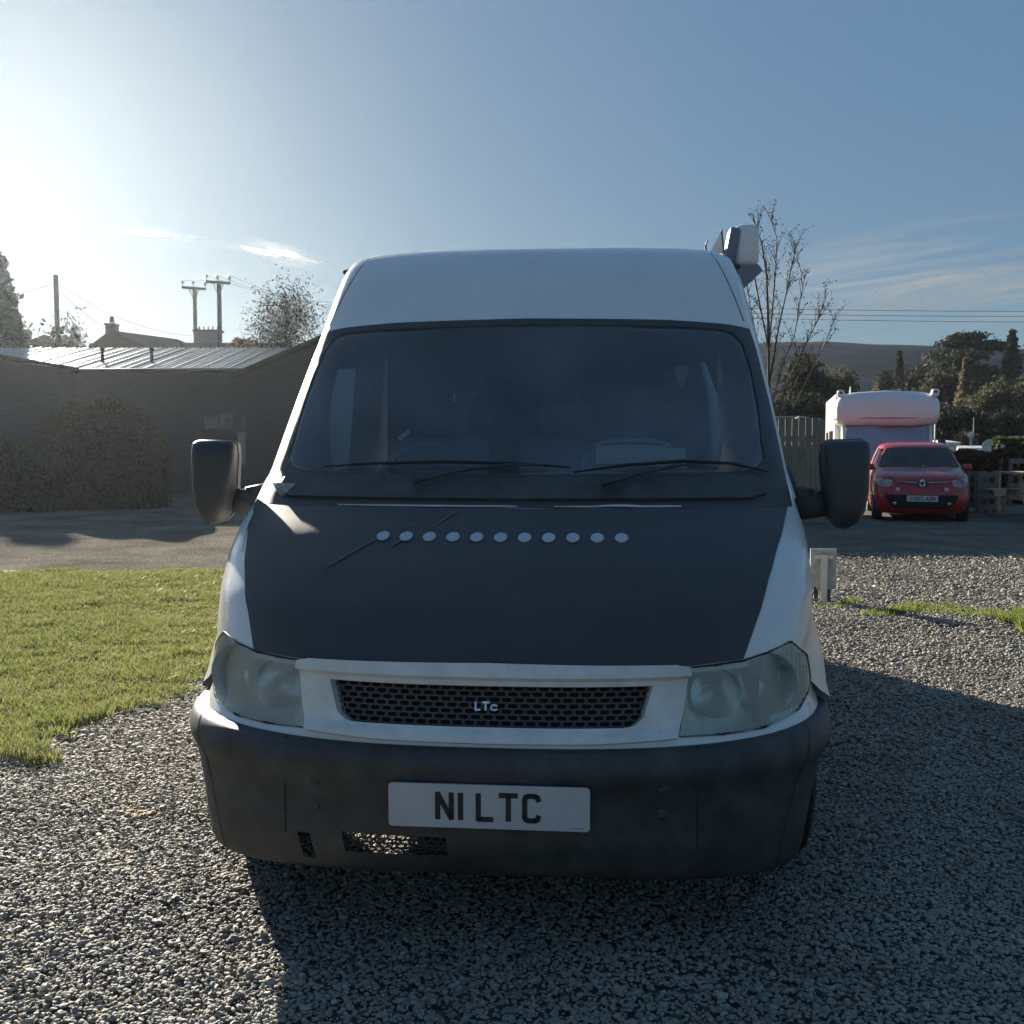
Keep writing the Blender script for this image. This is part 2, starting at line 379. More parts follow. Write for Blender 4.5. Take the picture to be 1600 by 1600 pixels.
def in_poly(P, poly):
    r = np.zeros(len(P), bool); n = len(poly)
    for i in range(n):
        (x1, y1), (x2, y2) = poly[i], poly[(i+1) % n]
        c = ((y1 > P[:, 1]) != (y2 > P[:, 1]))
        with np.errstate(divide='ignore', invalid='ignore'):
            r ^= c & (P[:, 0] < (x2-x1)*(P[:, 1]-y1)/((y2-y1) if y2 != y1 else 1e-9)+x1)
    return r
def lumps(P, sc, seed):                          # cheap smooth value noise, 0..1
    r = np.random.default_rng(seed); G = r.random((64, 64)); u = (P/sc) % 63; i = np.floor(u).astype(int); f = u-i; f = f*f*(3-2*f)
    a = G[i[:, 0], i[:, 1]]; b = G[(i[:, 0]+1) % 64, i[:, 1]]; c = G[i[:, 0], (i[:, 1]+1) % 64]; d = G[(i[:, 0]+1) % 64, (i[:, 1]+1) % 64]
    return (a*(1-f[:, 0])+b*f[:, 0])*(1-f[:, 1]) + (c*(1-f[:, 0])+d*f[:, 0])*f[:, 1]
# stones
def ico(): 
    t = (1+5**.5)/2
    V = np.array([(-1, t, 0), (1, t, 0), (-1, -t, 0), (1, -t, 0), (0, -1, t), (0, 1, t), (0, -1, -t), (0, 1, -t), (t, 0, -1), (t, 0, 1), (-t, 0, -1), (-t, 0, 1)])/math.hypot(1, t)
    F = np.array([(0, 11, 5), (0, 5, 1), (0, 1, 7), (0, 7, 10), (0, 10, 11), (1, 5, 9), (5, 11, 4), (11, 10, 2), (10, 7, 6), (7, 1, 8), (3, 9, 4), (3, 4, 2), (3, 2, 6), (3, 6, 8), (3, 8, 9), (4, 9, 5), (2, 4, 11), (6, 2, 10), (8, 6, 7), (9, 8, 1)])
    return V, F
def stones(name, bands, m, label):
    V0, F0 = ico(); Ps = []; Ss = []
    for (y0, y1, xa, xb, dens, size) in bands:
        A = (y1-y0)*(xb(y1)-xa(y1)); n = int(A*dens); P = np.empty((n, 2))
        P[:, 1] = rng.uniform(y0, y1, n); P[:, 0] = rng.uniform(xa(y1), xb(y1), n)
        ok = ~in_poly(P, LAWN) & (P[:, 0] > [xa(y) for y in P[:, 1]]) & (P[:, 0] < [xb(y) for y in P[:, 1]])
        ok |= in_poly(P, LAWN) & (rng.random(n) < .0)
        P = P[ok]; Ps.append(P); Ss.append(size*rng.lognormal(0, .28, len(P)))
    P = np.concatenate(Ps); S = np.concatenate(Ss); n = len(P)
    V = V0[None]*(1+rng.uniform(-.28, .28, (n, 12, 1)))
    sc3 = np.stack([rng.uniform(.8, 1.35, n), rng.uniform(.65, 1.0, n), rng.uniform(.36, .62, n)], 1)
    V = V*sc3[:, None, :]
    a = rng.uniform(0, 6.28, n); b = rng.normal(0, .28, n); c, s = np.cos(a), np.sin(a); cb, sb = np.cos(b), np.sin(b)
    x, y, z = V[..., 0], V[..., 1], V[..., 2]
    y, z = y*cb[:, None]-z*sb[:, None], y*sb[:, None]+z*cb[:, None]
    x, y = x*c[:, None]-y*s[:, None], x*s[:, None]+y*c[:, None]
    V = np.stack([x, y, z], -1)*S[:, None, None]
    V[..., 0] += P[:, 0:1]; V[..., 1] += P[:, 1:2]
    V[..., 2] += (rng.uniform(.1, .75, n)*S + .018*lumps(P, .4, 3)+.004)[:, None]
    F = (F0[None]+12*np.arange(n)[:, None, None]).reshape(-1, 3)
    o = npobj(name, V.reshape(-1, 3), F, m, smooth=False); tag(o, label, 'gravel', kind='stuff')
def patchy(m, sc_, lo, hi):
    n = m.node_tree; L = n.links; p = n.nodes['Principled BSDF']; src = p.inputs['Base Color'].links[0].from_socket
    tc = n.nodes.new('ShaderNodeTexCoord'); nz = n.nodes.new('ShaderNodeTexNoise'); nz.inputs['Scale'].default_value = sc_; nz.inputs['Detail'].default_value = 7; nz.inputs['Roughness'].default_value = .7
    r = n.nodes.new('ShaderNodeValToRGB'); r.color_ramp.elements[0].position = .38; r.color_ramp.elements[1].position = .62
    r.color_ramp.elements[0].color = (*lo, 1); r.color_ramp.elements[1].color = (*hi, 1)
    mx = n.nodes.new('ShaderNodeMix'); mx.data_type = 'RGBA'; mx.blend_type = 'MULTIPLY'; mx.inputs[0].default_value = 1
    L.new(tc.outputs['Object'], nz.inputs[0]); L.new(nz.outputs[0], r.inputs[0]); L.new(src, mx.inputs[6]); L.new(r.outputs[0], mx.inputs[7]); L.new(mx.outputs[2], p.inputs['Base Color'])
M['stone'] = island_mat('gravel_stones', [(.19, .186, .175), (.235, .225, .205), (.28, .265, .235), (.21, .204, .19), (.31, .285, .24), (.25, .242, .225), (.30, .26, .205), (.37, .355, .32)], .75, spec=.35)
patchy(M['stone'], 1.1, (.84, .82, .78), (1.2, 1.19, 1.16))
stones('gravel_stones', [(1.9, 3.3, lambda y: -.85*y, lambda y: .80*y, 9500, .0061), (3.3, 4.6, lambda y: -.70*y, lambda y: .72*y, 7500, .0066),
    (4.6, 6.4, lambda y: -.5*y, lambda y: .68*y, 4500, .0078), (6.4, 9.0, lambda y: .05*y, lambda y: .56*y, 2200, .0098), (9.0, 13, lambda y: .18*y, lambda y: .54*y, 600, .014)],
    M['stone'], 'loose grey and tan gravel chips covering the yard')
# grass
M['grass'] = island_mat('grass_blades', [(.08, .12, .028), (.13, .17, .04), (.18, .225, .06), (.15, .17, .05), (.24, .23, .11), (.16, .20, .05), (.22, .20, .10), (.19, .16, .09)], .5, trans=.55, spec=.5)
def grass(name, poly, n, hgt, label, m, edge=None, seed=1, patchy=-1):
    r = np.random.default_rng(seed); pl = np.array(poly); lo, hi = pl.min(0), pl.max(0)
    P = r.uniform(lo, hi, (n*2, 2))
    w = np.clip((6.5/np.maximum(P[:, 1], 3)), 0, 1); jit = np.stack([lumps(P, .11, seed+3)-.5, lumps(P, .13, seed+4)-.5], 1)*.28+np.stack([lumps(P, .5, seed+5)-.5, lumps(P, .5, seed+6)-.5], 1)*.4; P = P[(r.random(len(P)) < w) & in_poly(P+jit, poly) & (lumps(P, .3, seed+7) > patchy)][:n]; n = len(P)
    lm = lumps(P, .13, seed)*.8 + lumps(P, .7, seed+1)*.7-.1
    h = hgt*(.45+lm)*r.uniform(.6, 1.25, n)
    if edge is not None: h *= edge(P)
    wd = r.uniform(.0018, .0036, n)*np.maximum(1, P[:, 1]/5.5); a = r.uniform(0, 6.28, n); ln = r.normal(0, .5, (n, 2))*h[:, None]
    dx, dy = np.cos(a)*wd, np.sin(a)*wd
    V = np.zeros((n, 5, 3)); z0 = .004
    V[:, 0] = np.stack([P[:, 0]-dx, P[:, 1]-dy, np.full(n, z0)], 1); V[:, 1] = np.stack([P[:, 0]+dx, P[:, 1]+dy, np.full(n, z0)], 1)
    V[:, 2] = np.stack([P[:, 0]+dx*.8+ln[:, 0]*.35, P[:, 1]+dy*.8+ln[:, 1]*.35, z0+h*.6], 1); V[:, 3] = np.stack([P[:, 0]-dx*.8+ln[:, 0]*.35, P[:, 1]-dy*.8+ln[:, 1]*.35, z0+h*.6], 1)
    V[:, 4] = np.stack([P[:, 0]+ln[:, 0], P[:, 1]+ln[:, 1], z0+h], 1)
    k = 5*np.arange(n)[:, None]
    F = np.concatenate([np.array([0, 1, 2])+k, np.array([0, 2, 3])+k, np.array([3, 2, 4])+k])
    return tag(npobj(name, V.reshape(-1, 3), F, m), label, 'grass', kind='stuff')
patchy(M['grass'], 1.6, (.95, .82, .9), (1.0, 1.05, 1.0))
grass('lawn_grass', LAWN, 360000, .036, 'short mown green grass of the lawn by the building', M['grass'],
      edge=lambda P: 1+.5*np.exp(-np.abs((P[:, 0]+2.2)+.9*(4.6-P[:, 1]))*2.2)*(P[:, 1] < 6.6))
g1 = [(2.75, 8.35), (3.5, 8.25), (4.3, 8.0), (4.5, 8.35), (3.6, 8.9), (2.9, 9.1), (2.6, 8.8)]
g2 = [(3.75, 7.55), (4.3, 7.1), (5.6, 6.9), (5.8, 8.6), (4.6, 8.5), (4.0, 8.1)]
M['verge'] = island_mat('verge_grass', [(.09, .13, .025), (.14, .19, .04), (.19, .23, .06), (.17, .17, .06)], .5, trans=.55)
grass('grass_tuft', g1, 5000, .035, 'thin strip of green grass in the gravel behind the van', M['verge'], seed=5, patchy=.5)
grass('grass_verge', g2, 20000, .075, 'bright green grass clump at the right edge of the gravel', M['verge'], seed=9, patchy=.3)
grass('weed', [(3.0, 3.9), (3.6, 3.8), (3.6, 4.6), (3.1, 4.7)], 900, .03, 'sparse green weed growing through shaded gravel', M['verge'], seed=12)

# ================================================================== HILLS
def hill():
    nx, ny = 150, 26; V = []; F = []; random.seed(5)
    xs = np.linspace(-296, 296, nx); ys = np.linspace(185, 269, ny); G = np.stack(np.meshgrid(xs, ys), -1).reshape(-1, 2)
    prof = np.interp(G[:, 0]*1.6, [-365, -200, -60, 20, 70, 95, 120, 150, 178, 260, 365], [21, 18, 22, 29, 36, 40.0, 40.6, 39.2, 38.2, 36, 30])*.632
    t = (G[:, 1]-185)/84; s = np.clip(t/.75, 0, 1); z = prof*(s*s*(3-2*s)) + (lumps(G+400, 21, 2)-.5)*1.9*s*(1-.8*s) + (lumps(G+400, 6, 4)-.5)*.45*s
    V = np.column_stack([G, z]); F = [(j*nx+i, j*nx+i+1, (j+1)*nx+i+1, (j+1)*nx+i) for j in range(ny-1) for i in range(nx-1)]
    m = mat('haze_blue_heather', (.050, .062, .088), .95, spec=0, var=.4, vscale=.05, col2=(.032, .038, .044), stretch=(1, 2.5, 4))  # blue of distant haze is put into the heather colour
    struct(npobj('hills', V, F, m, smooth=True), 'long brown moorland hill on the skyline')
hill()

# ================================================================== VAN
VO = Vector((-.07, 2.63, 0)); VTH = R(-5.1)
LBL = 'white high roof panel van with black vinyl bonnet cover parked nose first on the gravel'
van = thing('panel_van', LBL, 'van', VO, VTH)
Z = [.20, .28, .32, .36, .55, .62, .66, .82, .85, .95, 1.05, 1.13, 1.20, 1.26, 1.30, 1.60, 1.93, 2.10, 2.20, 2.26, 2.30, 2.325, 2.34]
Yp = [.14, .05, .02, .00, .00, .015, .035, .08, .10, .20, .37, .56, .78, .88, .94, 1.27, 1.62, 1.78, 1.88, 1.97, 2.08, 2.25, 2.50]
Wp = [.845, .885, .895, .908, .975, .99, .985, .985, .985, .99, .995, .995, .99, .985, .98, .965, .935, .908, .888, .872, .84, .76, .55]
Dp = [.50, .50, .52, .56, .70, .84, .9, .88, .85, .75, .62, .50, .38, .36, .38, .36, .32, .28, .26, .25, .25, .25, .2]
nose = Nose(Z, Yp, Wp, Dp)
GLASS = mirror_poly([(0, 1.897), (.6, 1.887), (.78, 1.878), (.83, 1.862), (.862, 1.82), (.884, 1.70), (.89, 1.55), (.882, 1.42), (.884, 1.368), (.855, 1.333), (.79, 1.316), (.4, 1.308), (0, 1.305)])
FRAME = mirror_poly([(0, 1.926), (.56, 1.917), (.80, 1.905), (.905, 1.893), (.925, 1.80), (.945, 1.6), (.958, 1.4), (.962, 1.3), (.955, 1.20), (0, 1.203)])
HL = [(.535, .813), (.61, .814), (.69, .817), (.765, .827), (.846, .842), (.912, .783), (.93, .71), (.912, .675), (.87, .65), (.75, .637), (.63, .637), (.505, .641)]
HLL = [(-x, z) for x, z in HL]
HOOD = mirror_poly([(0, .829), (.545, .818), (.69, .822), (.74, .915), (.795, 1.012), (.85, 1.092), (.932, 1.197), (.43, 1.197), (0, 1.198)])
HOOD = [((x-.02 if z > 1.0 else x-.008) if x < -.6 else x, z) for x, z in HOOD]
GR = (-.435, .435, .668, .772)
def kill_body(c):
    x, y, z = c
    if y < 2.2 and inside(x, z, grow(GLASS, .02)) and abs(y-nose.f(x, z)) < .12: return True
    if y < .75 and z < .6: return True
    if y < .9 and (inside(x, z, grow(HL, -.012)) or inside(x, z, grow(HLL, -.012))): return True
    if y < .3 and GR[0]-.01 < x < GR[1]+.01 and GR[2] < z < GR[3]: return True
    if abs(x) > .8 and z < .8 and ((y-.98)**2+(z-.35)**2 < .42**2 or (y-4.3)**2+(z-.35)**2 < .42**2): return True
    if y > 5.3 and 1.35 < z < 1.82 and .12 < abs(x) < .7: return True
    return False
ys = [.5, .6, .7, .8, .9, 1.0, 1.1, 1.2, 1.3, 1.4, 1.6, 1.9, 2.3, 2.8, 3.3, 3.7, 3.9, 4.0, 4.1, 4.2, 4.3, 4.4, 4.5, 4.6, 4.7, 4.9, 5.1, 5.3]
zs = [.30, .34, .38, .42, .46, .50, .54, .58, .62] + list(np.arange(.64, 2.22, .02)) + [2.225, 2.24, 2.255, 2.27, 2.28, 2.29, 2.30, 2.31, 2.32, 2.33, 2.338]
obj('body', nose.loft(zs, 0, ys, kill_body), M['white'], van, smooth=True, angle=40)
# roof drip rails and the bright edges of the pillars
for s in (-1, 1):
    bm = bmesh.new()
    tube(bm, [Vector((s*(nose.w(z)+.004), nose.f(nose.w(z), z)+.02, z)) for z in np.arange(1.22, 2.2, .05)], .009, 6)
    tube(bm, [Vector((s*.865, y, 2.235)) for y in (2.2, 3, 4, 5.3)], .012, 6)
    obj('drip_rail', bm, M['white'], van, smooth=True)
    bm = bmesh.new(); tube(bm, [Vector((s*(.845+.035), 2.17, 2.222)), Vector((s*(.845+.06), 2.15, 2.215)), Vector((s*(.845+.062), 2.20, 2.215))], .012, 8)
    obj('rail_end_cap', bm, M['blackpl'], van, smooth=True)
for s in (-1, 1):
    bm = bmesh.new(); tube(bm, [nose.P(s*x, z, .0005) for x, z in ((.775, 2.262), (.80, 2.20), (.83, 2.12), (.855, 2.04), (.885, 1.93))], .0022, 5); obj('roof_seam', bm, M['blackpl'], van, smooth=True)
# black vinyl bonnet cover
bon = obj('bonnet_cover', nose.patch(HOOD, .007, .012, ripple=lambda x, z: .0022*math.sin(x*5+1)*math.sin(z*31) + .001*math.sin(x*23+z*40)), M['vinyl'], van, smooth=True, angle=50)
for i in range(11):
    x = -.385+.0745*i
    obj('bonnet_dot', nose.patch(disc_poly(x, 1.119, .0205, .0112), .0115, .003, dx=.5, dz=.5), M['plate'], bon, smooth=False)
M['scuff'] = mat('scuffed_vinyl', (.10, .105, .11), .6)
def strip(a, b, w0, w1, off=.0098):
    (x0, z0), (x1, z1) = a, b; d = Vector((x1-x0, z1-z0)).normalized(); n = Vector((-d.y, d.x))
    return nose.patch([(x0+n.x*w0, z0+n.y*w0), (x0-n.x*w0, z0-n.y*w0), (x1-n.x*w1, z1-n.y*w1), (x1+n.x*w1, z1+n.y*w1)], off, .002)
for a, b in [((-.529, 1.038), (-.405, 1.112)), ((-.265, 1.122), (-.178, 1.188)), ((-.345, 1.095), (-.318, 1.112)), ((-.34, 1.135), (-.30, 1.155))]:
    obj('scuff', strip(a, b, .0012, .0030), M['scuff'], bon)
# torn white edges of the cover
for pts in ([(-.60, 1.201), (-.3, 1.2015), (0, 1.201), (.02, 1.1995), (-.3, 1.1995)], [(.14, 1.2005), (.26, 1.201), (.33, 1.205), (.38, 1.2055), (.43, 1.2025), (.56, 1.2025), (.56, 1.2005), (.43, 1.2), (.33, 1.2025), (.26, 1.1995)], [(-.93, 1.17), (-.918, 1.17), (-.885, 1.10), (-.858, 1.06), (-.868, 1.06), (-.9, 1.11)]):
    obj('torn_edge', nose.patch(pts, .012, .004), M['white_dirty'], bon)
# black windscreen surround with cowl, glass
def kill_ring(bm):
    dead = []
    for f in bm.faces:
        c = f.calc_center_median()
    return bm
class _P: pass
half = [(0, 1.926), (.56, 1.917), (.80, 1.905), (.905, 1.893), (.925, 1.80), (.945, 1.6), (.958, 1.4), (.962, 1.3), (.955, 1.20), (0, 1.203)]
gh = [(0, 1.897), (.6, 1.887), (.78, 1.878), (.83, 1.862), (.862, 1.82), (.884, 1.70), (.89, 1.55), (.882, 1.42), (.884, 1.368), (.855, 1.333), (.79, 1.316), (.4, 1.308), (0, 1.305)]
ringp = half[:] + gh[::-1]                      # one C-shaped half, mirrored
bm = nose.patch(ringp, .004, .015)
bm2 = nose.patch([(-x, z) for x, z in ringp[::-1]], .004, .015)
me_tmp = bpy.data.meshes.new('tmp'); bm2.to_mesh(me_tmp); bm.from_mesh(me_tmp); bm2.free(); bpy.data.meshes.remove(me_tmp)
obj('windscreen_surround', bm, M['vinyl'], van, smooth=True, angle=45)
obj('windscreen', nose.patch(GLASS, .001, .0, dx=.03, dz=.03), M['glass'], van, smooth=True)
# rubber seal line round the glass
bm = bmesh.new(); tube(bm, [nose.P(x, z, .003) for x, z in GLASS], .002, 6, closed=True); obj('windscreen_seal', bm, M['rubber'], van, smooth=True)
# cowl panel: raised black grille strip below the glass
bm = nose.patch(mirror_poly([(0, 1.292), (.5, 1.293), (.80, 1.300), (.86, 1.285), (.86, 1.24), (.80, 1.225), (0, 1.222)]), .014, .014, ripple=lambda x, z: .002*math.sin(x*160)*(z > 1.235))
obj('cowl', bm, M['blackpl'], van, smooth=True, angle=50)
obj('cowl_corner', nose.patch([(-.90, 1.262), (-.79, 1.262), (-.815, 1.232), (-.84, 1.226)], .016, .012), mat('torn_grey_film', (.36, .33, .28), .8, var=.5, vscale=60), van)
# wipers
def wiper(pts, lift=.03, name='wiper'):
    w = obj(name, (lambda b: (tube(b, [nose.P(x, z, lift) for x, z in pts], [.010]+[.007]*(len(pts)-2)+[.004], 6), b)[1])(bmesh.new()), M['blackpl'], van, smooth=True)
    return w
w = wiper([(-.35, 1.262), (-.20, 1.300), (-.02, 1.322), (.10, 1.322)])
obj('blade', (lambda b: (tube(b, [nose.P(x, z, .018) for x, z in [(-.70, 1.322), (-.5, 1.334), (-.25, 1.340), (0, 1.335), (.19, 1.322)]], [.003, .006, .007, .006, .003], 6), b)[1])(bmesh.new()), M['rubber'], w, smooth=True)
w = wiper([(.30, 1.255), (.42, 1.290), (.55, 1.32), (.62, 1.325)])
obj('blade', (lambda b: (tube(b, [nose.P(x, z, .018) for x, z in [(.20, 1.305), (.38, 1.330), (.58, 1.343), (.75, 1.335), (.88, 1.305)]], [.003, .006, .007, .006, .003], 6), b)[1])(bmesh.new()), M['rubber'], w, smooth=True)
# grille surround
def lip(x, z):
    o = 0
    if z > .785: o += .022*min(1, (z-.783)/.006)
    if z < .665: o += .010*min(1, (.665-z)/.02)
    return o
SUR = mirror_poly([(0, .822), (.49, .818), (.528, .812), (.53, .79), (.515, .70), (.498, .634), (.3, .628), (0, .627)])
obj('grille_surround', nose.patch(SUR, .012, .05, dx=.02, dz=.008, holes=[GR], lip=lip), M['white_dirty'], van, smooth=True, angle=35)
gz0, gz1 = .664, .776
# rounded lower corners of the opening
for s in (-1, 1):
    fil = [(s*.437, .666), (s*.35, .666), (s*.385, .672), (s*.41, .692), (s*.423, .73), (s*.437, .775)]
    obj('grille_corner', nose.patch(fil if s > 0 else fil[::-1], .012, .05), M['white_dirty'], van)
grl = obj('grille', nose.patch([(-.45, gz0), (.45, gz0), (.45, gz1), (-.45, gz1)], -.045, .01), M['under'], van, smooth=True)
bm = bmesh.new(); cw, chh = .033, .0160
for r_ in range(0, 8):
    for c_ in range(-15, 16):
        x = c_*cw + (cw/2 if r_ % 2 else 0); z = gz0 + r_*chh*.93
        hx = [(x-cw*.33, z+chh*.45), (x+cw*.33, z+chh*.45), (x+cw*.5, z), (x+cw*.33, z-chh*.45), (x-cw*.33, z-chh*.45), (x-cw*.5, z)]
        for k in (0, 1, 2, 3, 4, 5):
            a, b = hx[k], hx[(k+1) % 6]
            if max(abs(a[0]), abs(b[0])) < .45 and gz0 < a[1] < gz1 and gz0 < b[1] < gz1:
                seg(bm, nose.P(*a, -.02), nose.P(*b, -.02), .0021, n=5, caps=False)
obj('honeycomb', bm, mat('grille_mesh', (.085, .09, .095), .45), grl)
bm = bmesh.new()
def GP(x0, z0, sx):
    return lambda u, v, d: Vector((x0+u*sx, nose.f(x0+u*sx, z0+v*sx)-.004-d, z0+v*sx))
for ch, x0, sx, vs in [('L', -.033, .0165, .86), ('T', -.0135, .0195, .74)]:
    for st in glyph(ch): stroke(bm, [(u, v*vs) for u, v in st], .26, GP(x0, .7125, sx), .006)
for st in glyph('C'): stroke(bm, [(u*1.25, v*.55) for u, v in st], .24, GP(.0085, .7135, .0165), .006)
obj('badge', bm, M['chrome'], grl)
# headlights
for s, poly in ((1, HL), (-1, HLL)):
    pl = poly if s > 0 else poly[::-1]
    hl = obj('headlight', nose.patch(pl, .003, .004, dx=.004, dz=.02, ripple=lambda x, z: (.0018*math.sin(abs(x)*400) if .80 < abs(x) < .905 else 0)), M['lens'], van, smooth=True, angle=60)
    gp = grow(pl, .012)
    obj('housing', nose.patch(grow(pl, .004), -.075, -.08, dx=.02), mat('reflector_housing', (.62, .65, .62), .38, metal=.6), hl, smooth=True, angle=40)
    bm = bmesh.new(); tube(bm, [nose.P(x, z, .001) for x, z in pl], .004, 6, closed=True); obj('gasket', bm, M['rubber'], hl, smooth=True)
    for (cx, cz, rr) in ((.615, .735, .070), (.765, .742, .088)):
        bm = bmesh.new(); y0 = nose.f(cx, cz)
        prof = [(rr*t, -.065*(1-t*t)) for t in (1, .9, .75, .6, .45, .3, .15, .05)]
        lathe(bm, prof, 28, Matrix.Translation((s*cx, y0+.022, cz)) @ Matrix.Rotation(R(90), 4, 'X'))
        rf = obj('reflector', bm, mat('reflector_silver', (.85, .88, .90), .25, metal=1), hl, smooth=True)
        bm = bmesh.new(); seg(bm, (s*cx, y0+.085, cz), (s*cx, y0+.035, cz), .009, .007, 10); obj('bulb', bm, M['steel'], rf, smooth=True)
    bm = bmesh.new()
    for k in range(9):
        x = .832+.009*k
        tube(bm, [nose.P(s*x, z, -.02) for z in (.665+.006*k*(k > 5), .70, .74, .78, .81-.004*k)], .0032, 5)
    obj('indicator_ribs', bm, mat('ribbed_lens', (.55, .55, .42), .25), hl, smooth=True)
    # flared white wheel arch and fender rim beside the lamp
    bm = bmesh.new()
    prof = [(.61, -.01), (.56, .004), (.50, .022), (.46, .038), (.435, .042), (.418, .034), (.41, -.05)]; rows = []
    for i in range(22):
        t = R(38)+(math.pi-R(38)-.05)*i/21
        row = []
        for r_, x_ in prof:
            z_ = .35+r_*math.sin(t)
            y_ = .98-r_*math.cos(t); lo_, hi_ = .5, nose.w(z_)
            for _ in range(20):
                md = (lo_+hi_)/2
                if nose.f(md, z_) < y_: lo_ = md
                else: hi_ = md
            row.append(bm.verts.new((s*(lo_+x_), y_, z_)))
        rows.append(row)
    for A, B in zip(rows, rows[1:]):
        for k in range(len(prof)-1): bm.faces.new((A[k], A[k+1], B[k+1], B[k]))
    obj('wheel_arch', bm, M['white'], van, smooth=True)
    # black cab corner and mirror base
    bm = bmesh.new()
    prism(bm, [(1.22, 1.14), (1.28, 1.27), (1.40, 1.33), (1.54, 1.29), (1.58, 1.02), (1.50, .93), (1.38, .96), (1.28, 1.05)], s*.985, s*1.022, 'x')
    bmesh.ops.bevel(bm, geom=bm.edges[:], offset=.008, segments=2, affect='EDGES')
    obj('door_corner_trim', bm, M['blackpl2'], van, smooth=True, angle=40)
    # side glass and door outline
    bm = bmesh.new(); q = [[bm.verts.new((s*(nose.w(z)+.006), y, z)) for y in (1.52+(z-1.31)*.72, 2.35)] for z in np.linspace(1.31, 1.81, 11)]
    for A, B in zip(q, q[1:]): bm.faces.new((A[0], A[1], B[1], B[0]))
    obj('side_window', bm, M['darkglass'], van)
    # mirrors
    mr = bpy.data.objects.new('wing_mirror', None); link(mr, van); mr.location = (s*1.175, 1.20, 1.27)
    bm = bmesh.new(); out = [(-.083, .10), (-.079, .145), (-.06, .16), (.06, .163), (.079, .155), (.084, .12), (.082, -.03), (.07, -.10), (.045, -.145), (.01, -.162), (-.025, -.155), (-.055, -.12), (-.073, -.05)]
    rings = []
    for d, k in ((.055, .93), (.05, 1.0), (-.01, 1.0), (-.045, .95), (-.065, .82), (-.072, .55)):
        rings.append([bm.verts.new((s*x*k, d, z*k)) for x, z in out])
    for A, B in zip(rings, rings[1:]):
        for i in range(len(A)): bm.faces.new((A[i], A[(i+1) % len(A)], B[(i+1) % len(A)], B[i]))
    bm.faces.new(rings[0]); bm.faces.new(rings[-1])
    obj('housing', bm, M['blackpl2'], mr, smooth=True, angle=50)
    bm = bmesh.new(); tube(bm, [(s*x*1.004, .012, z*1.004) for x, z in out], .0022, 5, closed=True); obj('seam', bm, M['under'], mr)
    bm = bmesh.new(); prism(bm, [(s*x*.86, z*.88) for x, z in out], .056, .060, 'y'); obj('mirror_glass', bm, M['mirror'], mr)
    bm = bmesh.new(); tube(bm, [(-s*.19, .10, -.085), (-s*.12, .07, -.085), (-s*.05, .03, -.07)], [.05, .05, .05], 10); tube(bm, [(-s*.19, .10, -.03), (-s*.1, .05, -.05)], [.03, .03], 8)
    obj('arm', bm, M['blackpl'], mr, smooth=True)
    # wheels
    for wy in (.98, 4.3):
        wh = bpy.data.objects.new('wheel', None); link(wh, van); wh.location = (s*.885, wy, .335)
        bm = bmesh.new(); lathe(bm, [(.20, .10), (.30, .105), (.325, .09), (.335, .06), (.337, 0), (.335, -.06), (.325, -.09), (.30, -.105), (.20, -.10)], 40, Matrix.Rotation(R(90), 4, 'Y'))
        obj('tyre', bm, M['rubber'], wh, smooth=True, angle=40)
        bm = bmesh.new(); lathe(bm, [(.0, .05), (.06, .06), (.09, .03), (.17, .04), (.20, .085), (.20, -.09), (.0, -.09)], 32, Matrix.Rotation(R(90)*s, 4, 'Y'))
        obj('rim', bm, M['steel'], wh, smooth=True, angle=30)
# bumper
def boff(z):
    return float(np.interp(z, [.25, .27, .30, .33, .40, .50, .53, .56, .59, .607, .615, .62], [.0, .012, .018, .012, .012, .014, .022, .034, .034, .026, .015, .0]))
NOZ = (-.38, .45, .335, .385)
tsb = [0]+[x/.90 for x in (.03, .06, .10, .146, .20, .26, .32, .38, .42, .473, .509, .55, .60, .65, .70, .75, .80)]+[.875, .905, .935, .958, .975, .988, .996, 1.0]
def kill_b(c):
    if c.y > .4: 
        return (c.y-.98)**2+(c.z-.35)**2 < .405**2
    if -.38 < c.x < -.10 and .33 < c.z < .385: return True
    if -.509 < c.x < -.473 and .292 < c.z < .372: return True
    return False
bmz = [.255, .265, .28, .292, .31, .33, .335, .35, .372, .385, .40, .43, .46, .49, .51, .525, .54, .555, .57, .585, .595, .603, .61, .616, .62]
bm = nose.loft(bmz, boff, [.45, .5, .54, .57, .6, .64], kill_b, ts=tsb, rear=False, cap=False, wide=.002)
def droop(bm):
    for v in bm.verts:
        if v.co.z < .42: v.co.z -= .05*min(1, abs(v.co.x)/.85)**2.2*min(1, (.42-v.co.z)/.14)
    return bm
droop(bm)
bmp = obj('bumper', bm, M['blackpl'], van, smooth=True, angle=40)
bm = bmesh.new()
for r_ in range(5):
    for c_ in range(-16, -3):
        x = c_*.024 + (.012 if r_ % 2 else 0); z = .332+r_*.0135
        hx = [(x-.008, z+.0065), (x+.008, z+.0065), (x+.012, z), (x+.008, z-.0065), (x-.008, z-.0065), (x-.012, z)]
        for k in range(6):
            a, b = hx[k], hx[(k+1) % 6]
            seg(bm, nose.P(*a, -.005), nose.P(*b, -.005), .0018, n=4, caps=False)
obj('intake_mesh', droop(bm), M['blackpl'], bmp)
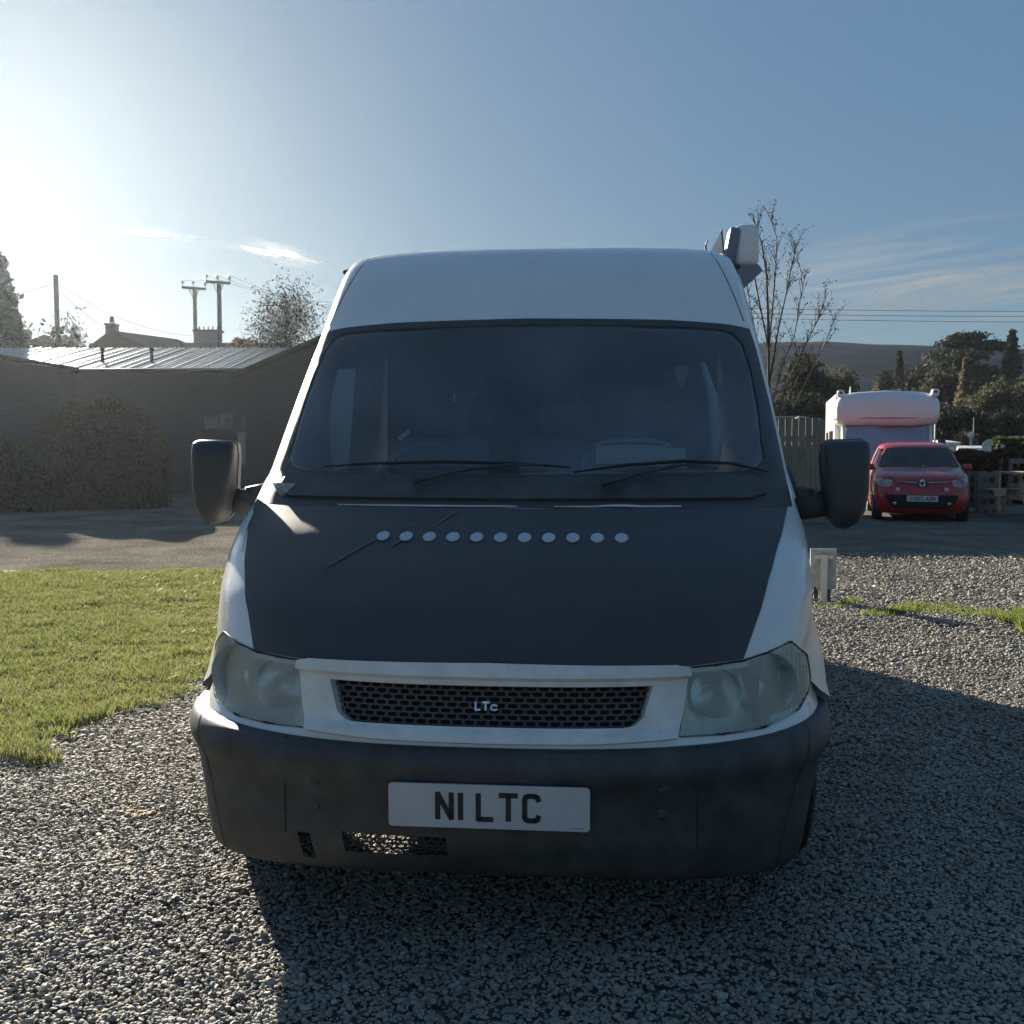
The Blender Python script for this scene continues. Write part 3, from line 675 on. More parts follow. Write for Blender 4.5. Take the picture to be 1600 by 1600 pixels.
for s in (-1, 1):
    for z in (.516, .447):
        bm = bmesh.new(); y = nose.f(.458, z)-boff(z)
        lathe(bm, [(.0, .004), (.008, .004), (.009, .001), (.014, .003), (.0185, .0)], 20, Matrix.Translation((s*.458, y+.0005, z)) @ Matrix.Rotation(R(90), 4, 'X'))
        obj('bolt', bm, M['blackpl2'], bmp, smooth=True)
    bm = bmesh.new(); tube(bm, [nose.P(s*.545, .618, boff(.6)*.9), nose.P(s*.55, .50, .0145), nose.P(s*.552, .40, .0135), nose.P(s*.552, .36, .013)], .0012, 5)
    obj('panel_joint', bm, M['under'], bmp)
# lower body: floor, radiator support, dark inside of nose
bm = bmesh.new(); box(bm, (0, 3.1, .46), (1.84, 4.3, .12)); box(bm, (0, .45, .72), (1.5, .25, .26)); box(bm, (0, 1.0, .75), (1.40, .5, .42))
box(bm, (0, .30, .52), (1.3, .14, .14)); box(bm, (.1, 1.0, .42), (.6, .7, .2)); obj('underbody', bm, M['under'], van)
# number plate
pl = bpy.data.objects.new('number_plate', None); link(pl, van); pl.location = (.012, 0, .024); pl.scale = (.982, 1, .982)
bm = bmesh.new(); poly = []
for cx, cz, a0 in ((.257, .512, 0), (-.257, .512, 90), (-.257, .415, 180), (.257, .415, 270)):
    poly += [(cx+.010*math.cos(R(a0+k*22.5)), cz+.010*math.sin(R(a0+k*22.5))) for k in range(5)]
prism(bm, poly, -.036, -.030, 'y'); obj('plate_panel', bm, M['plate'], pl)
bm = bmesh.new()
for ch, x in (('N', .125), ('I', .186), ('L', .233), ('T', .2945), ('C', .356)):
    for st in glyph(ch): stroke(bm, st, .275, (lambda x0: lambda u, v, d: Vector((x0+u*.0505, -.0361-d, .4235+v*.0505)))(-.267+x-.002*0), .0012)
obj('lettering', bm, M['plateink'], pl)
bm = bmesh.new()
for k, wd in enumerate((.004, .003, .005, .004, .003, .005)): box(bm, (.215+k*.0065, -.0364, .4135), (wd, .0006, .0016))
obj('maker_print', bm, M['plateink'], pl)
# roof fittings
bm = bmesh.new(); seg(bm, (.80, 2.55, 2.33), (.80, 2.55, 2.355), .010, .006); seg(bm, (.80, 2.55, 2.35), (.795, 2.55, 2.385), .004, .006); seg(bm, (.795, 2.55, 2.385), (.805, 2.55, 2.41), .004)
seg(bm, (.82, 2.55, 2.25), (.80, 2.55, 2.335), .012, .01)
obj('aerial', bm, M['blackpl'], van)
lm = bpy.data.objects.new('roof_lamp', None); link(lm, van); lm.location = (.965, 2.62, 2.37)
bm = bmesh.new(); box(bm, (.035, 0, .02), (.125, .10, .21), bev=.035); obj('lamp_case', bm, M['white'], lm, smooth=True, angle=50)
bm = bmesh.new(); box(bm, (-.04, .0, .01), (.05, .13, .19), Matrix.Rotation(R(10), 3, 'Y'), bev=.01); obj('lamp_hood', bm, mat('grey_plastic', (.14, .17, .21), .5), lm)
bm = bmesh.new(); prism(bm, [(-.155, -.03), (-.082, .11), (-.065, -.06), (-.10, -.045)], .03, .04, 'y'); obj('bracket_plate', bm, M['white'], lm)
bm = bmesh.new(); seg(bm, (-.082, .03, .115), (-.062, .03, -.05), .004); obj('bracket_rod', bm, M['blackpl'], lm)
bm = bmesh.new(); prism(bm, [(-.09, -.075), (.09, -.075), (.112, -.105), (-.01, -.22), (-.045, -.16)], -.05, .06, 'y'); obj('support_wedge', bm, mat('wedge_grey', (.22, .22, .25), .6), lm)
# interior
M['wheelgrey'] = mat('grey_wheel_rim', (.16, .17, .18), .5)
inn = bpy.data.objects.new('cab_interior', None); link(inn, van)
bm = bmesh.new(); box(bm, (0, 1.42, 1.06), (1.74, .55, .22), bev=.05); box(bm, (0, 1.36, 1.20), (1.70, .42, .05), bev=.02); box(bm, (-.45, 1.55, 1.235), (.42, .22, .09), bev=.035); obj('dashboard', bm, M['interior'], inn, smooth=True, angle=40)
bm = bmesh.new(); tube(bm, [(-.46+.20*math.cos(t), 1.73+.085*math.sin(t), 1.24+.17*math.sin(t)) for t in [2*math.pi*i/28 for i in range(28)]], .015, 8, closed=True)
seg(bm, (-.46, 1.72, 1.24), (-.46, 1.55, 1.10), .03); seg(bm, (-.64, 1.73, 1.24), (-.28, 1.73, 1.24), .013); obj('steering_wheel', bm, M['wheelgrey'], inn, smooth=True)
for x in (-.46, .12, .52):
    st = bpy.data.objects.new('seat', None); link(st, van); st.location = (x, 2.15, 0)
    bm = bmesh.new(); box(bm, (0, .08, 1.14), (.44, .14, .62), Matrix.Rotation(R(-8), 3, 'X'), bev=.05); obj('backrest', bm, M['seat'], st, smooth=True, angle=50)
    bm = bmesh.new(); box(bm, (0, .12, 1.53), (.26, .10, .17), bev=.04); seg(bm, (-.06, .12, 1.4), (-.06, .12, 1.5), .007); seg(bm, (.06, .12, 1.4), (.06, .12, 1.5), .007); obj('headrest', bm, M['seat'], st, smooth=True, angle=50)
    bm = bmesh.new(); box(bm, (0, -.15, .84), (.46, .48, .14), bev=.05); obj('cushion', bm, M['seat'], st, smooth=True, angle=50)
bm = bmesh.new(); tube(bm, [(.20, 1.66, 1.18), (.215, 1.66, 1.36), (.25, 1.66, 1.405), (.32, 1.66, 1.425), (.50, 1.66, 1.425), (.57, 1.66, 1.41), (.605, 1.66, 1.37), (.615, 1.66, 1.2)], .011, 8); obj('grab_hoop', bm, M['steel'], inn, smooth=True)
# bulkhead with narrow gaps, seen against the rear door windows
bm = bmesh.new(); gaps = [(-.545, 1.60, 1.70), (-.335, 1.60, 1.70), (0.02, 1.60, 1.66), (.33, 1.64, 1.67), (.55, 1.64, 1.67)]
xx = -.93
for gx, z0, z1 in gaps:
    box(bm, ((xx+gx-.006)/2, 3.2, 1.4), (gx-.006-xx, .03, 1.75)); box(bm, (gx, 3.2, (.52+z0)/2), (.012, .03, z0-.52)); box(bm, (gx, 3.2, (z1+2.275)/2), (.012, .03, 2.275-z1)); xx = gx+.006
box(bm, ((xx+.93)/2, 3.2, 1.4), (.93-xx, .03, 1.75)); obj('bulkhead', bm, M['interior'], inn)
for s in (-1, 1):
    bm = bmesh.new(); box(bm, (s*.41, 5.385, 1.585), (.60, .01, .50)); obj('rear_window', bm, M['darkglass'], van)
# things lying in the cab
pp = thing('paper_stack', 'folded pale papers standing on the dashboard behind the windscreen', 'papers', VO, VTH)
bm = bmesh.new(); box(bm, (.463, 1.30, 1.378), (.30, .004, .045), Matrix.Rotation(R(-12), 3, 'X'))
obj('sheet', bm, M['paper'], pp)
bm = bmesh.new(); prism(bm, [(.31, 1.345), (.31, 1.365), (.615, 1.362), (.615, 1.322), (.50, 1.335)], 1.262, 1.268, 'y'); obj('sheet', bm, M['paper'], pp)
bm = bmesh.new(); box(bm, (.41, 1.36, 1.375), (.27, .004, .07)); obj('sheet', bm, M['paper'], pp)
bm = bmesh.new(); hp = [(0, -.055), (.012, -.03), (.026, .0), (.030, .02), (.026, .034), (.012, .038), (0, .030), (-.012, .038), (-.026, .034), (-.030, .02), (-.026, 0), (-.012, -.03)]
prism(bm, [(.62+x, 1.70+z) for x, z in hp], 1.66, 1.666, 'y')
o = obj('hanging_heart', bm, M['cream']); o.location = VO; o.rotation_euler = (0, 0, VTH); tag(o, 'small cream heart hanging inside the windscreen', 'ornament')
bm = bmesh.new(); seg(bm, (.62, 1.663, 1.735), (.62, 1.69, 1.92), .0012, n=4)
o = obj('hanging_string', bm, M['cream'], van)
bm = bmesh.new()
prism(bm, [(-.80, 1.30), (-.815, 1.48), (-.80, 1.62), (-.77, 1.72), (-.70, 1.72), (-.735, 1.32)], 1.50, 1.506, 'y')
obj('side_curtain', bm, M['paper'], inn)
bm = bmesh.new(); tube(bm, [(.74, 1.50, 1.32), (.75, 1.52, 1.45), (.735, 1.55, 1.60), (.70, 1.60, 1.74)], [.02, .028, .022, .012], 8); obj('belt_cover', bm, M['paper'], inn, smooth=True)
bm = bmesh.new(); box(bm, (-.47, 1.33, 1.45), (.055, .004, .018), Matrix.Rotation(R(-38), 3, 'Y')); obj('tax_disc_glint', bm, M['paper'], van)  # glint on the holder is put into the pale card colour

# ================================================================== RED CAR
def red_car():
    t = thing('parked_car', 'small red hatchback parked facing the camera in front of the motorhome', 'car', gnd(1440, 816), R(-17)); t.scale = (1, 1, .935)
    Zc = [.16, .22, .30, .45, .58, .70, .80, .88, .95, 1.00, 1.04, 1.25, 1.42, 1.48, 1.52, 1.545]
    Yc = [.16, .06, .01, .0, .02, .06, .12, .22, .45, .72, .86, 1.17, 1.44, 1.56, 1.80, 2.2]
    Wc = [.78, .80, .815, .825, .825, .825, .82, .81, .79, .77, .755, .69, .615, .57, .50, .3]
    Dc = [.5, .5, .5, .5, .5, .5, .5, .5, .45, .35, .3, .26, .22, .2, .2, .2]
    n = Nose(Zc, Yc, Wc, Dc, 2.6, 9)
    ws = mirror_poly([(0, 1.415), (.42, 1.41), (.54, 1.395), (.60, 1.30), (.665, 1.13), (.70, 1.055), (.6, 1.035), (0, 1.03)])
    def kb(c):
        if c.y < 1.9 and inside(c.x, c.z, grow(ws, -.01)) and abs(c.y-n.f(c.x, c.z)) < .1: return True
        if abs(c.x) > .6 and c.z < .62 and ((c.y-.62)**2+(c.z-.30)**2 < .335**2 or (c.y-3.05)**2+(c.z-.30)**2 < .335**2): return True
        if abs(c.x) > .5 and 1.03 < c.z < 1.38 and (1.15 < c.y < 2.05 or 2.15 < c.y < 2.9) and c.y > 1.0+(c.z-1.0)*1.35: return True
        return False
    obj('body', n.loft([.16, .19, .22, .26, .30, .34, .38, .42, .46, .50, .54, .58, .62, .66, .70, .74, .78, .81, .84, .87, .9, .925, .95, .975, 1.0, 1.02, 1.04, 1.08, 1.12, 1.16, 1.2, 1.24, 1.28, 1.32, 1.36, 1.4, 1.43, 1.46, 1.48, 1.50, 1.515, 1.53, 1.54],
        0, [.55, .62, .7, .78, .86, .94, 1.05, 1.2, 1.4, 1.6, 1.8, 2.05, 2.15, 2.5, 2.72, 2.85, 3.0, 3.15, 3.3, 3.5], kb), M['red'], t, smooth=True, angle=35)
    obj('windscreen', n.patch(ws, .003, .0), glass_mat('car_windscreen', (.20, .24, .25), .06), t, smooth=True)
    bm = bmesh.new(); tube(bm, [n.P(x, z, .003) for x, z in ws], .012, 6, closed=True); obj('windscreen_trim', bm, M['blackpl'], t, smooth=True)
    for s in (-1, 1):
        for a, b in ((1.15, 2.02), (2.15, 2.85)):
            bm = bmesh.new(); bm.faces.new([bm.verts.new(p) for p in ((s*.752, a, 1.03), (s*.752, b, 1.03), (s*.63, b-.05, 1.38), (s*.63, a+.40*(a < 2), 1.38))]); obj('side_window', bm, M['darkglass'], t)
    bm = bmesh.new(); box(bm, (0, 1.1, .93), (1.3, .4, .12)); box(bm, (0, 2.0, .40), (1.5, 2.7, .3))
    for x in (-.36, .36):
        box(bm, (x, 1.75, .95), (.44, .14, .6), bev=.05); box(bm, (x, 1.78, 1.30), (.24, .1, .16), bev=.04)
    tube(bm, [(-.36+.17*math.cos(q), 1.36, 1.02+.16*math.sin(q)) for q in [2*math.pi*i/16 for i in range(16)]], .014, 6, closed=True)
    obj('cabin', bm, M['interior'], t)
    bm = bmesh.new(); tube(bm, [n.P(x, z, .001) for x, z in ((-.74, .985), (-.60, .90), (-.56, .84), (-.50, .815), (0, .825), (.50, .815), (.56, .84), (.60, .90), (.74, .985))], .005, 5); obj('bonnet_gap', bm, M['under'], t)
    for s in (-1, 1):
        bm = bmesh.new(); tube(bm, [(s*(n.w(z)+.002), y, z) for y, z in ((1.0, .98), (.98, .8), (1.0, .5), (1.05, .28), (2.1, .28), (2.12, .6), (2.1, 1.0))], .005, 5); obj('door_gap', bm, M['under'], t)
    # bonnet moustache: dark slot with bright strips and diamond badge
    g = obj('grille_strip', n.patch(mirror_poly([(0, .80), (.10, .785), (.48, .775), (.50, .765), (.13, .72), (.06, .67), (0, .665)]), .006, .008), M['blackpl'], t, smooth=True)
    for s in (-1, 1):
        bm = bmesh.new(); tube(bm, [n.P(s*.085, .748, .013), n.P(s*.25, .757, .013), n.P(s*.47, .768, .012)], [.009, .006, .004], 6); obj('bright_strip', bm, M['chrome'], g, smooth=True)
        # lamps
        hl = obj('headlight', n.patch([(s*x, z) for x, z in ([(.50, .79), (.515, .70), (.56, .665), (.66, .665), (.74, .70), (.775, .77), (.77, .83), (.66, .825)][::s])], .008, .01), glass_mat('car_lens', (.9, .9, .9), .5, (.75, .76, .76)), t, smooth=True)
        bm = bmesh.new(); lathe(bm, [(.085, 0), (.07, -.03), (.04, -.05), (0, -.055)], 20, Matrix.Translation((s*.62, n.f(.62, .745)+.01, .745)) @ Matrix.Rotation(R(90), 4, 'X')); obj('reflector', bm, M['chrome'], hl, smooth=True)
        for (x, z, r) in ((.405, .62, .038), (.455, .36, .030)):
            bm = bmesh.new(); lathe(bm, [(0, .02), (r*.7, .016), (r, 0), (r*1.15, -.01)], 16, Matrix.Translation((s*x, n.f(x, z)-.004, z)) @ Matrix.Rotation(R(90), 4, 'X')); obj('round_lamp', bm, M['plate'], t, smooth=True)
        mr = bpy.data.objects.new('wing_mirror', None); link(mr, t); mr.location = (s*.86, 1.15, 1.03)
        bm = bmesh.new(); box(bm, (0, 0, 0), (.17, .11, .13), bev=.04); obj('housing', bm, M['red'], mr, smooth=True, angle=50)
        bm = bmesh.new(); seg(bm, (-s*.12, .02, -.05), (-s*.04, 0, -.03), .02); obj('stalk', bm, M['blackpl'], mr)
        for wy in (.62, 3.05):
            wh = bpy.data.objects.new('wheel', None); link(wh, t); wh.location = (s*.735, wy, .29)
            bm = bmesh.new(); lathe(bm, [(.19, .08), (.27, .085), (.29, .06), (.29, -.06), (.27, -.085), (.19, -.08)], 28, Matrix.Rotation(R(90), 4, 'Y')); obj('tyre', bm, M['rubber'], wh, smooth=True, angle=40)
            bm = bmesh.new(); lathe(bm, [(0, .07), (.05, .07), (.1, .05), (.19, .075), (.19, -.06), (0, -.06)], 20, Matrix.Rotation(R(90)*s, 4, 'Y')); obj('rim', bm, M['alloy'], wh, smooth=True, angle=30)
    bm = bmesh.new(); c = n.f(0, .735)
    for a, b in (((0, .085), (.048, 0)), ((.048, 0), (0, -.085)), ((0, -.085), (-.048, 0)), ((-.048, 0), (0, .085))):
        seg(bm, (a[0], c-.025, .735+a[1]), (b[0], c-.025, .735+b[1]), .016, n=6)
    obj('diamond_badge', bm, M['chrome'], g, smooth=True)
    lg = obj('lower_grille', n.patch(mirror_poly([(0, .525), (.58, .52), (.62, .49), (.55, .36), (.47, .275), (0, .265)]), .006, .01), M['under'], t, smooth=True)
    bm = bmesh.new()
    for z in np.arange(.30, .51, .03): tube(bm, [n.P(x, z, .011) for x in np.linspace(-.46, .46, 9)], .004, 4)
    obj('slats', bm, M['blackpl'], lg)
    p2 = bpy.data.objects.new('number_plate', None); link(p2, t)
    bm = bmesh.new(); box(bm, (0, -.035, .455), (.52, .008, .115)); obj('plate_panel', bm, M['plate'], p2)
    bm = bmesh.new(); x = -.205
    for ch in 'CX65 AOM':
        if ch == ' ': x += .03; continue
        for st in glyph(ch): stroke(bm, st, .26, (lambda x0: lambda u, v, d: Vector((x0+u*.048, -.0395-d, .417+v*.048)))(x), .002)
        x += .0575
    obj('lettering', bm, M['plateink'], p2)
    bm = bmesh.new(); box(bm, (-.238, -.040, .475), (.022, .002, .006)); obj('plate_mark', bm, M['plateink'], p2)
red_car()

# ================================================================== MOTORHOME
def motorhome():
    t = thing('motorhome', 'white coachbuilt motorhome with bulging overcab and covered windscreen behind the red car', 'motorhome', (8.62, 23.6, 0), R(-14.5))
    bm = bmesh.new(); box(bm, (0, 3.3, 1.52), (2.24, 4.6, 2.15), bev=.06); obj('body', bm, M['white'], t, smooth=True, angle=40)
    # overcab pod
    bm = bmesh.new(); rows = []
    for y, w, z0, z1 in ((1.3, 1.12, 1.78, 2.60), (.6, 1.14, 1.76, 2.64), (.25, 1.15, 1.78, 2.63), (.08, 1.13, 1.84, 2.55), (0, 1.10, 1.93, 2.38), (-.01, 1.05, 2.0, 2.2)):
        ring = []
        for i in range(28):
            a = 2*math.pi*i/28; cx, sz = math.cos(a), math.sin(a); e = .30
            x = w*math.copysign(abs(cx)**e, cx); z = (z0+z1)/2+(z1-z0)/2*math.copysign(abs(sz)**.42, sz)
            if sz > 0: z -= .10*(abs(x)/w)**2.5
            ring.append(bm.verts.new((x, y, z)))
        rows.append(ring)
    for A, B in zip(rows, rows[1:]):
        for i in range(28): bm.faces.new((A[i], A[(i+1) % 28], B[(i+1) % 28], B[i]))
    bm.faces.new(rows[-1]); bm.faces.new(rows[0]); oc = obj('overcab', bm, M['white'], t, smooth=True, angle=60)
    bm = bmesh.new(); tube(bm, [(-1.15, .9, 1.99), (-1.15, .2, 1.99), (-1.08, .03, 1.99), (0, -.03, 1.99), (1.08, .03, 1.99), (1.15, .2, 1.99), (1.15, .9, 1.99)], .018, 6); obj('trim_line', bm, mat('grey_trim', (.35, .36, .38), .5), oc, smooth=True)
    for s in (-1, 1):
        bm = bmesh.new(); box(bm, (s*1.03, .20, 2.56), (.16, .3, .18), bev=.05); cl = obj('corner_moulding', bm, M['white'], t, smooth=True, angle=50)
        bm = bmesh.new(); seg(bm, (s*1.03, .06, 2.58), (s*1.03, .035, 2.58), .035, .03, 12); obj('marker_light', bm, M['blackpl'], cl, smooth=True)
    # cab below
    bm = bmesh.new(); prism(bm, [(-.75, .35), (-.78, .75), (-.55, 1.0), (.2, 1.80), (1.0, 1.85), (1.0, .35)], -.97, .97, 'x'); obj('cab', bm, M['white'], t)
    bm = bmesh.new(); prism(bm, [(-.53, 1.02), (.19, 1.80), (.18, 1.815), (-.545, 1.035)], -.90, .90, 'x')
    bmesh.ops.subdivide_edges(bm, edges=bm.edges[:], cuts=10, use_grid_fill=True); random.seed(3)
    for v in bm.verts: v.co += Vector((0, -.7, .7))*(.035*math.sin(v.co.x*4+v.co.z*9)+.022*math.sin(v.co.x*11-v.co.z*8)+.03)
    obj('windscreen_cover', bm, M['silver'], t, smooth=True)
    bm = bmesh.new(); box(bm, (0, -.80, .55), (1.9, .12, .32), bev=.04); obj('bumper', bm, M['blackpl'], t)
    for s in (-1, 1):
        bm = bmesh.new(); box(bm, (s*.72, -.79, .83), (.34, .05, .18), bev=.02); obj('headlight', bm, M['plate'], t)
        for y, w_, z0, z1 in ((1.65, .55, 1.25, 1.72), (2.6, .75, 1.25, 1.72), (4.2, .9, 1.3, 1.7)):
            bm = bmesh.new(); box(bm, (s*1.125, y, (z0+z1)/2), (.02, w_, z1-z0), bev=.008); obj('side_window', bm, M['darkglass'], t)
        bm = bmesh.new(); box(bm, (s*1.16, -.1, 1.35), (.16, .1, .3), bev=.03); seg(bm, (s*.97, 0, 1.2), (s*1.14, -.08, 1.3), .02); obj('wing_mirror', bm, M['blackpl'], t)
        for wy in (-.1, 4.1):
            wh = bpy.data.objects.new('wheel', None); link(wh, t); wh.location = (s*.95, wy, .33)
            bm = bmesh.new(); lathe(bm, [(.2, .1), (.31, .1), (.335, .06), (.335, -.06), (.31, -.1), (.2, -.1)], 24, Matrix.Rotation(R(90), 4, 'Y')); obj('tyre', bm, M['rubber'], wh, smooth=True, angle=40)
            bm = bmesh.new(); lathe(bm, [(0, .05), (.2, .08), (.2, -.08), (0, -.08)], 20, Matrix.Rotation(R(90)*s, 4, 'Y')); obj('rim', bm, M['steel'], wh, smooth=True, angle=30)
    bm = bmesh.new(); seg(bm, (-.75, 1.2, 2.58), (-.75, 1.2, 2.78), .03, .012); obj('aerial', bm, M['white'], t)
motorhome()

# ================================================================== LEFT SIDE BUILDINGS
def corr_roof_mat():
    m = mat('corrugated_sheet', (.40, .37, .31), .38, metal=.25, var=.25, vscale=3, bump=.15, bscale=9)
    return m
M['sheetroof'] = corr_roof_mat()
def building():
    t = thing('long_shed', 'long low dark shed with sunlit corrugated roof on the left', 'building')
    D = 28.0
    L0, R0 = at(-160, 573, D), at(640, 580, D)
    ez = 3.45; x0, x1 = L0.x, R0.x
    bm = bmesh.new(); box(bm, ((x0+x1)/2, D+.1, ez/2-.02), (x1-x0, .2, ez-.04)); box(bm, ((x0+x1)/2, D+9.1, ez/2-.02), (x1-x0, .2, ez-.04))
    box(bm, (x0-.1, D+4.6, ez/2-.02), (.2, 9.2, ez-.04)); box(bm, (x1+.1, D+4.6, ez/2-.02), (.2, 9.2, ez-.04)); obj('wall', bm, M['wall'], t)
    bm = bmesh.new(); nx = 420; xs = np.linspace(x0-.2, x1+.2, nx); ez1 = 4.40
    for (ya, za, yb, zb) in ((D-.35, ez-.04, D+4.5, ez1), (D+4.5, ez1, D+9.5, ez-.04)):
        A = [bm.verts.new((x, ya, za+.022*math.sin(x*2*math.pi/.15))) for x in xs]; B = [bm.verts.new((x, yb, zb+.022*math.sin(x*2*math.pi/.15))) for x in xs]
        for i in range(nx-1): bm.faces.new((A[i], A[i+1], B[i+1], B[i]))
    obj('roof', bm, M['sheetroof'], t, smooth=True)
    bm = bmesh.new(); seg(bm, (x0, D-.42, ez-.10), (x1, D-.42, ez-.10), .06, n=8); obj('gutter', bm, M['blackpl'], t, smooth=True)
    for px in (160, 237):
        b = at(px, 562, D+1.0); bm = bmesh.new(); seg(bm, (b.x, b.y, 3.55), (b.x, b.y, 4.0), .05, .05); seg(bm, (b.x, b.y, 4.0), (b.x, b.y, 4.1), .085, .06); obj('vent_pipe', bm, M['blackpl'], t)
    for a, b, c, d, m in ((320, 341, 652, 670, 'plate'), (344, 365, 646, 669, 'plate'), (373, 432, 675, 726, 'cream'), (376, 430, 652, 668, 'plate')):
        p, q = at(a, d, D-.03), at(b, c, D-.03); bm = bmesh.new(); box(bm, ((p.x+q.x)/2, D-.03, (p.z+q.z)/2), (q.x-p.x, .05, q.z-p.z)); obj('notice_board', bm, mat('notice', (.20, .20, .19), .7) if m == 'plate' else M['cream'], t)
    bm = bmesh.new(); p = at(355, 658, D-.07); box(bm, (p.x, D-.07, p.z), (.14, .02, .14)); obj('notice_print', bm, M['wall'], t)
building()
def gable(name, label, xl, xr, yf, yb, ez, rz, xr_peak):
    t = thing(name, label, 'building')
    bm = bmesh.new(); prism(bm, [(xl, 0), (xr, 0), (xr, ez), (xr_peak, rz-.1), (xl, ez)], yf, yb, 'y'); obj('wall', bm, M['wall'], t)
    bm = bmesh.new(); k = .3
    for (xa, za, xb, zb) in ((xl-k, ez-k*(rz-ez)/(xr_peak-xl), xr_peak, rz), (xr_peak, rz, xr+k, ez-k*(rz-ez)/(xr-xr_peak))):
        prism(bm, [(xa, za), (xb, zb), (xb, zb+.1), (xa, za+.1)], yf-.35, yb+.2, 'y')
    obj('roof', bm, M['roofdark'], t)
    return t
g = at(382, 578, 27.3); pk = at(560, 508, 27.3)
gable('gabled_shed', 'dark gabled end shed adjoining the sunlit roof beside the van', g.x, g.x+2*(pk.x-g.x), 27.3, 36, g.z-.1, pk.z, pk.x)
g = at(92, 569, 27.0); pk = at(30, 536, 27.0)
gable('side_shed', 'dark gabled shed at the left end of the long roof', g.x-2*(g.x-pk.x)-9, g.x, 27.0, 36, g.z-.1, pk.z+.1, pk.x-3.5)
# stakes and panel added behind the ridge to cast shadows on the roof
t = thing('shadow_stakes', 'row of rough timber stakes added behind the roof ridge to cast shadows on it', 'fence')
random.seed(11)
for k in range(17):
    x = at(70+22*k+random.uniform(-5, 5), 545, 38).x; bm = bmesh.new(); h = 4.95+random.uniform(-.1, .25)
    seg(bm, (x, 38.5, 0), (x+random.uniform(-.1, .1), 38.5, h), .06+random.random()*.05, .05); obj('added_stake', bm, M['pole'], t)
bm = bmesh.new(); box(bm, (at(240, 545, 38.5).x, 38.6, 4.3), (9.5, .04, .9)); obj('panel', bm, M['pole'], t)  # panel added behind the ridge for its shade
# house beyond
def house():
    t = thing('house', 'brown roofed house with chimney beyond the shed roof', 'house')
    A, B = at(172, 516, 42), at(278, 530, 56)                    # ridge
    el = at(137, 542, 40); bm = bmesh.new()
    rg0, rg1 = A, B; ez = el.z
    e0, e1 = Vector((el.x, 40, ez)), Vector((B.x-4.2, 58, ez)); f0, f1 = Vector((A.x+3.2, 38, ez-.3)), Vector((B.x+5, 52, ez-.2))
    V = [bm.verts.new(p) for p in (rg0, rg1, e0, e1, f0, f1)]
    bm.faces.new((V[0], V[1], V[3], V[2])); bm.faces.new((V[0], V[4], V[5], V[1])); bm.faces.new((V[0], V[2], V[4])); bm.faces.new((V[1], V[5], V[3])); bm.faces.new((V[2], V[3], V[5], V[4]))
    rf = obj('roof', bm, M['roofdark'], t)
    c = at(175, 510, 44); bm = bmesh.new(); box(bm, (c.x, 44, c.z-.35), (.42, .42, .8)); box(bm, (c.x, 44, c.z+.07), (.5, .5, .07)); seg(bm, (c.x, 44, c.z+.16), (c.x, 44, c.z+.42), .11, .09); obj('chimney', bm, M['brick'], rf)
    bm = bmesh.new(); q = [e0, e1, f1, f0]; lo = [bm.verts.new((p.x*.98+.1, p.y, 0)) for p in q]; hi = [bm.verts.new((p.x*.98+.1, p.y, p.z)) for p in q]
    for i in range(4): bm.faces.new((lo[i], lo[(i+1) % 4], hi[(i+1) % 4], hi[i]))
    obj('wall', bm, M['brick'], t)
house()
t = thing('bungalow', 'long low dark roofed bungalow beyond the electricity poles', 'house')
a, b = at(268, 531, 50), at(420, 534, 50); bm = bmesh.new(); prism(bm, [(50, 0), (56, 0), (56, a.z-.9), (53, a.z), (50, a.z-.9)], a.x, b.x, 'x'); obj('wall', bm, M['brick'], t)
bm = bmesh.new(); prism(bm, [(49.6, a.z-1.0), (53, a.z+.02), (56.4, a.z-1.0), (56.4, a.z-.85), (53, a.z+.15), (49.6, a.z-.85)], a.x-.3, b.x+.3, 'x'); obj('roof', bm, M['roofdark'], t)

# ================================================================== VEGETATION
def leaf_cloud(name, C_, sizes, m, parent, asp=1.6, seed=0, up=0.):
    r = np.random.default_rng(seed); n = len(C_)
    d = r.normal(size=(n, 3)); d[:, 2] += up; d /= np.linalg.norm(d, axis=1)[:, None]
    e = np.cross(d, r.normal(size=(n, 3))); e /= np.linalg.norm(e, axis=1)[:, None]
    s = np.asarray(sizes)[:, None]; a, b = d*s*asp/2, e*s/2
    V = np.stack([C_-a, C_+b*.9-a*.1, C_+a, C_-b*.9+a*.1], 1).reshape(-1, 3); F = np.arange(4*n).reshape(-1, 4)
    return npobj(name, V, F, m, parent)
LM = {
 'dark': island_mat('evergreen_leaves', [(.03, .038, .03), (.045, .056, .04), (.06, .072, .05)], .9, .2, .1),
 'conifer': island_mat('conifer_needles', [(.03, .04, .036), (.045, .058, .05), (.06, .072, .06)], .9, .15, .1),
 'olive': island_mat('olive_leaves', [(.05, .055, .035), (.075, .078, .048), (.10, .095, .06)], .8, .3),
 'twig': island_mat('bare_twigs', [(.07, .06, .045), (.10, .085, .065), (.13, .11, .08)], .95, .0, .05),
 'tan': island_mat('tan_leaves', [(.15, .115, .075), (.20, .155, .105), (.25, .20, .14)], .8, .3),
 'rust': island_mat('rust_leaves', [(.085, .05, .032), (.12, .075, .045), (.15, .10, .06)], .8, .3),
 'green': island_mat('bright_leaves', [(.05, .07, .03), (.085, .105, .045), (.13, .145, .07)], .7, .35)}
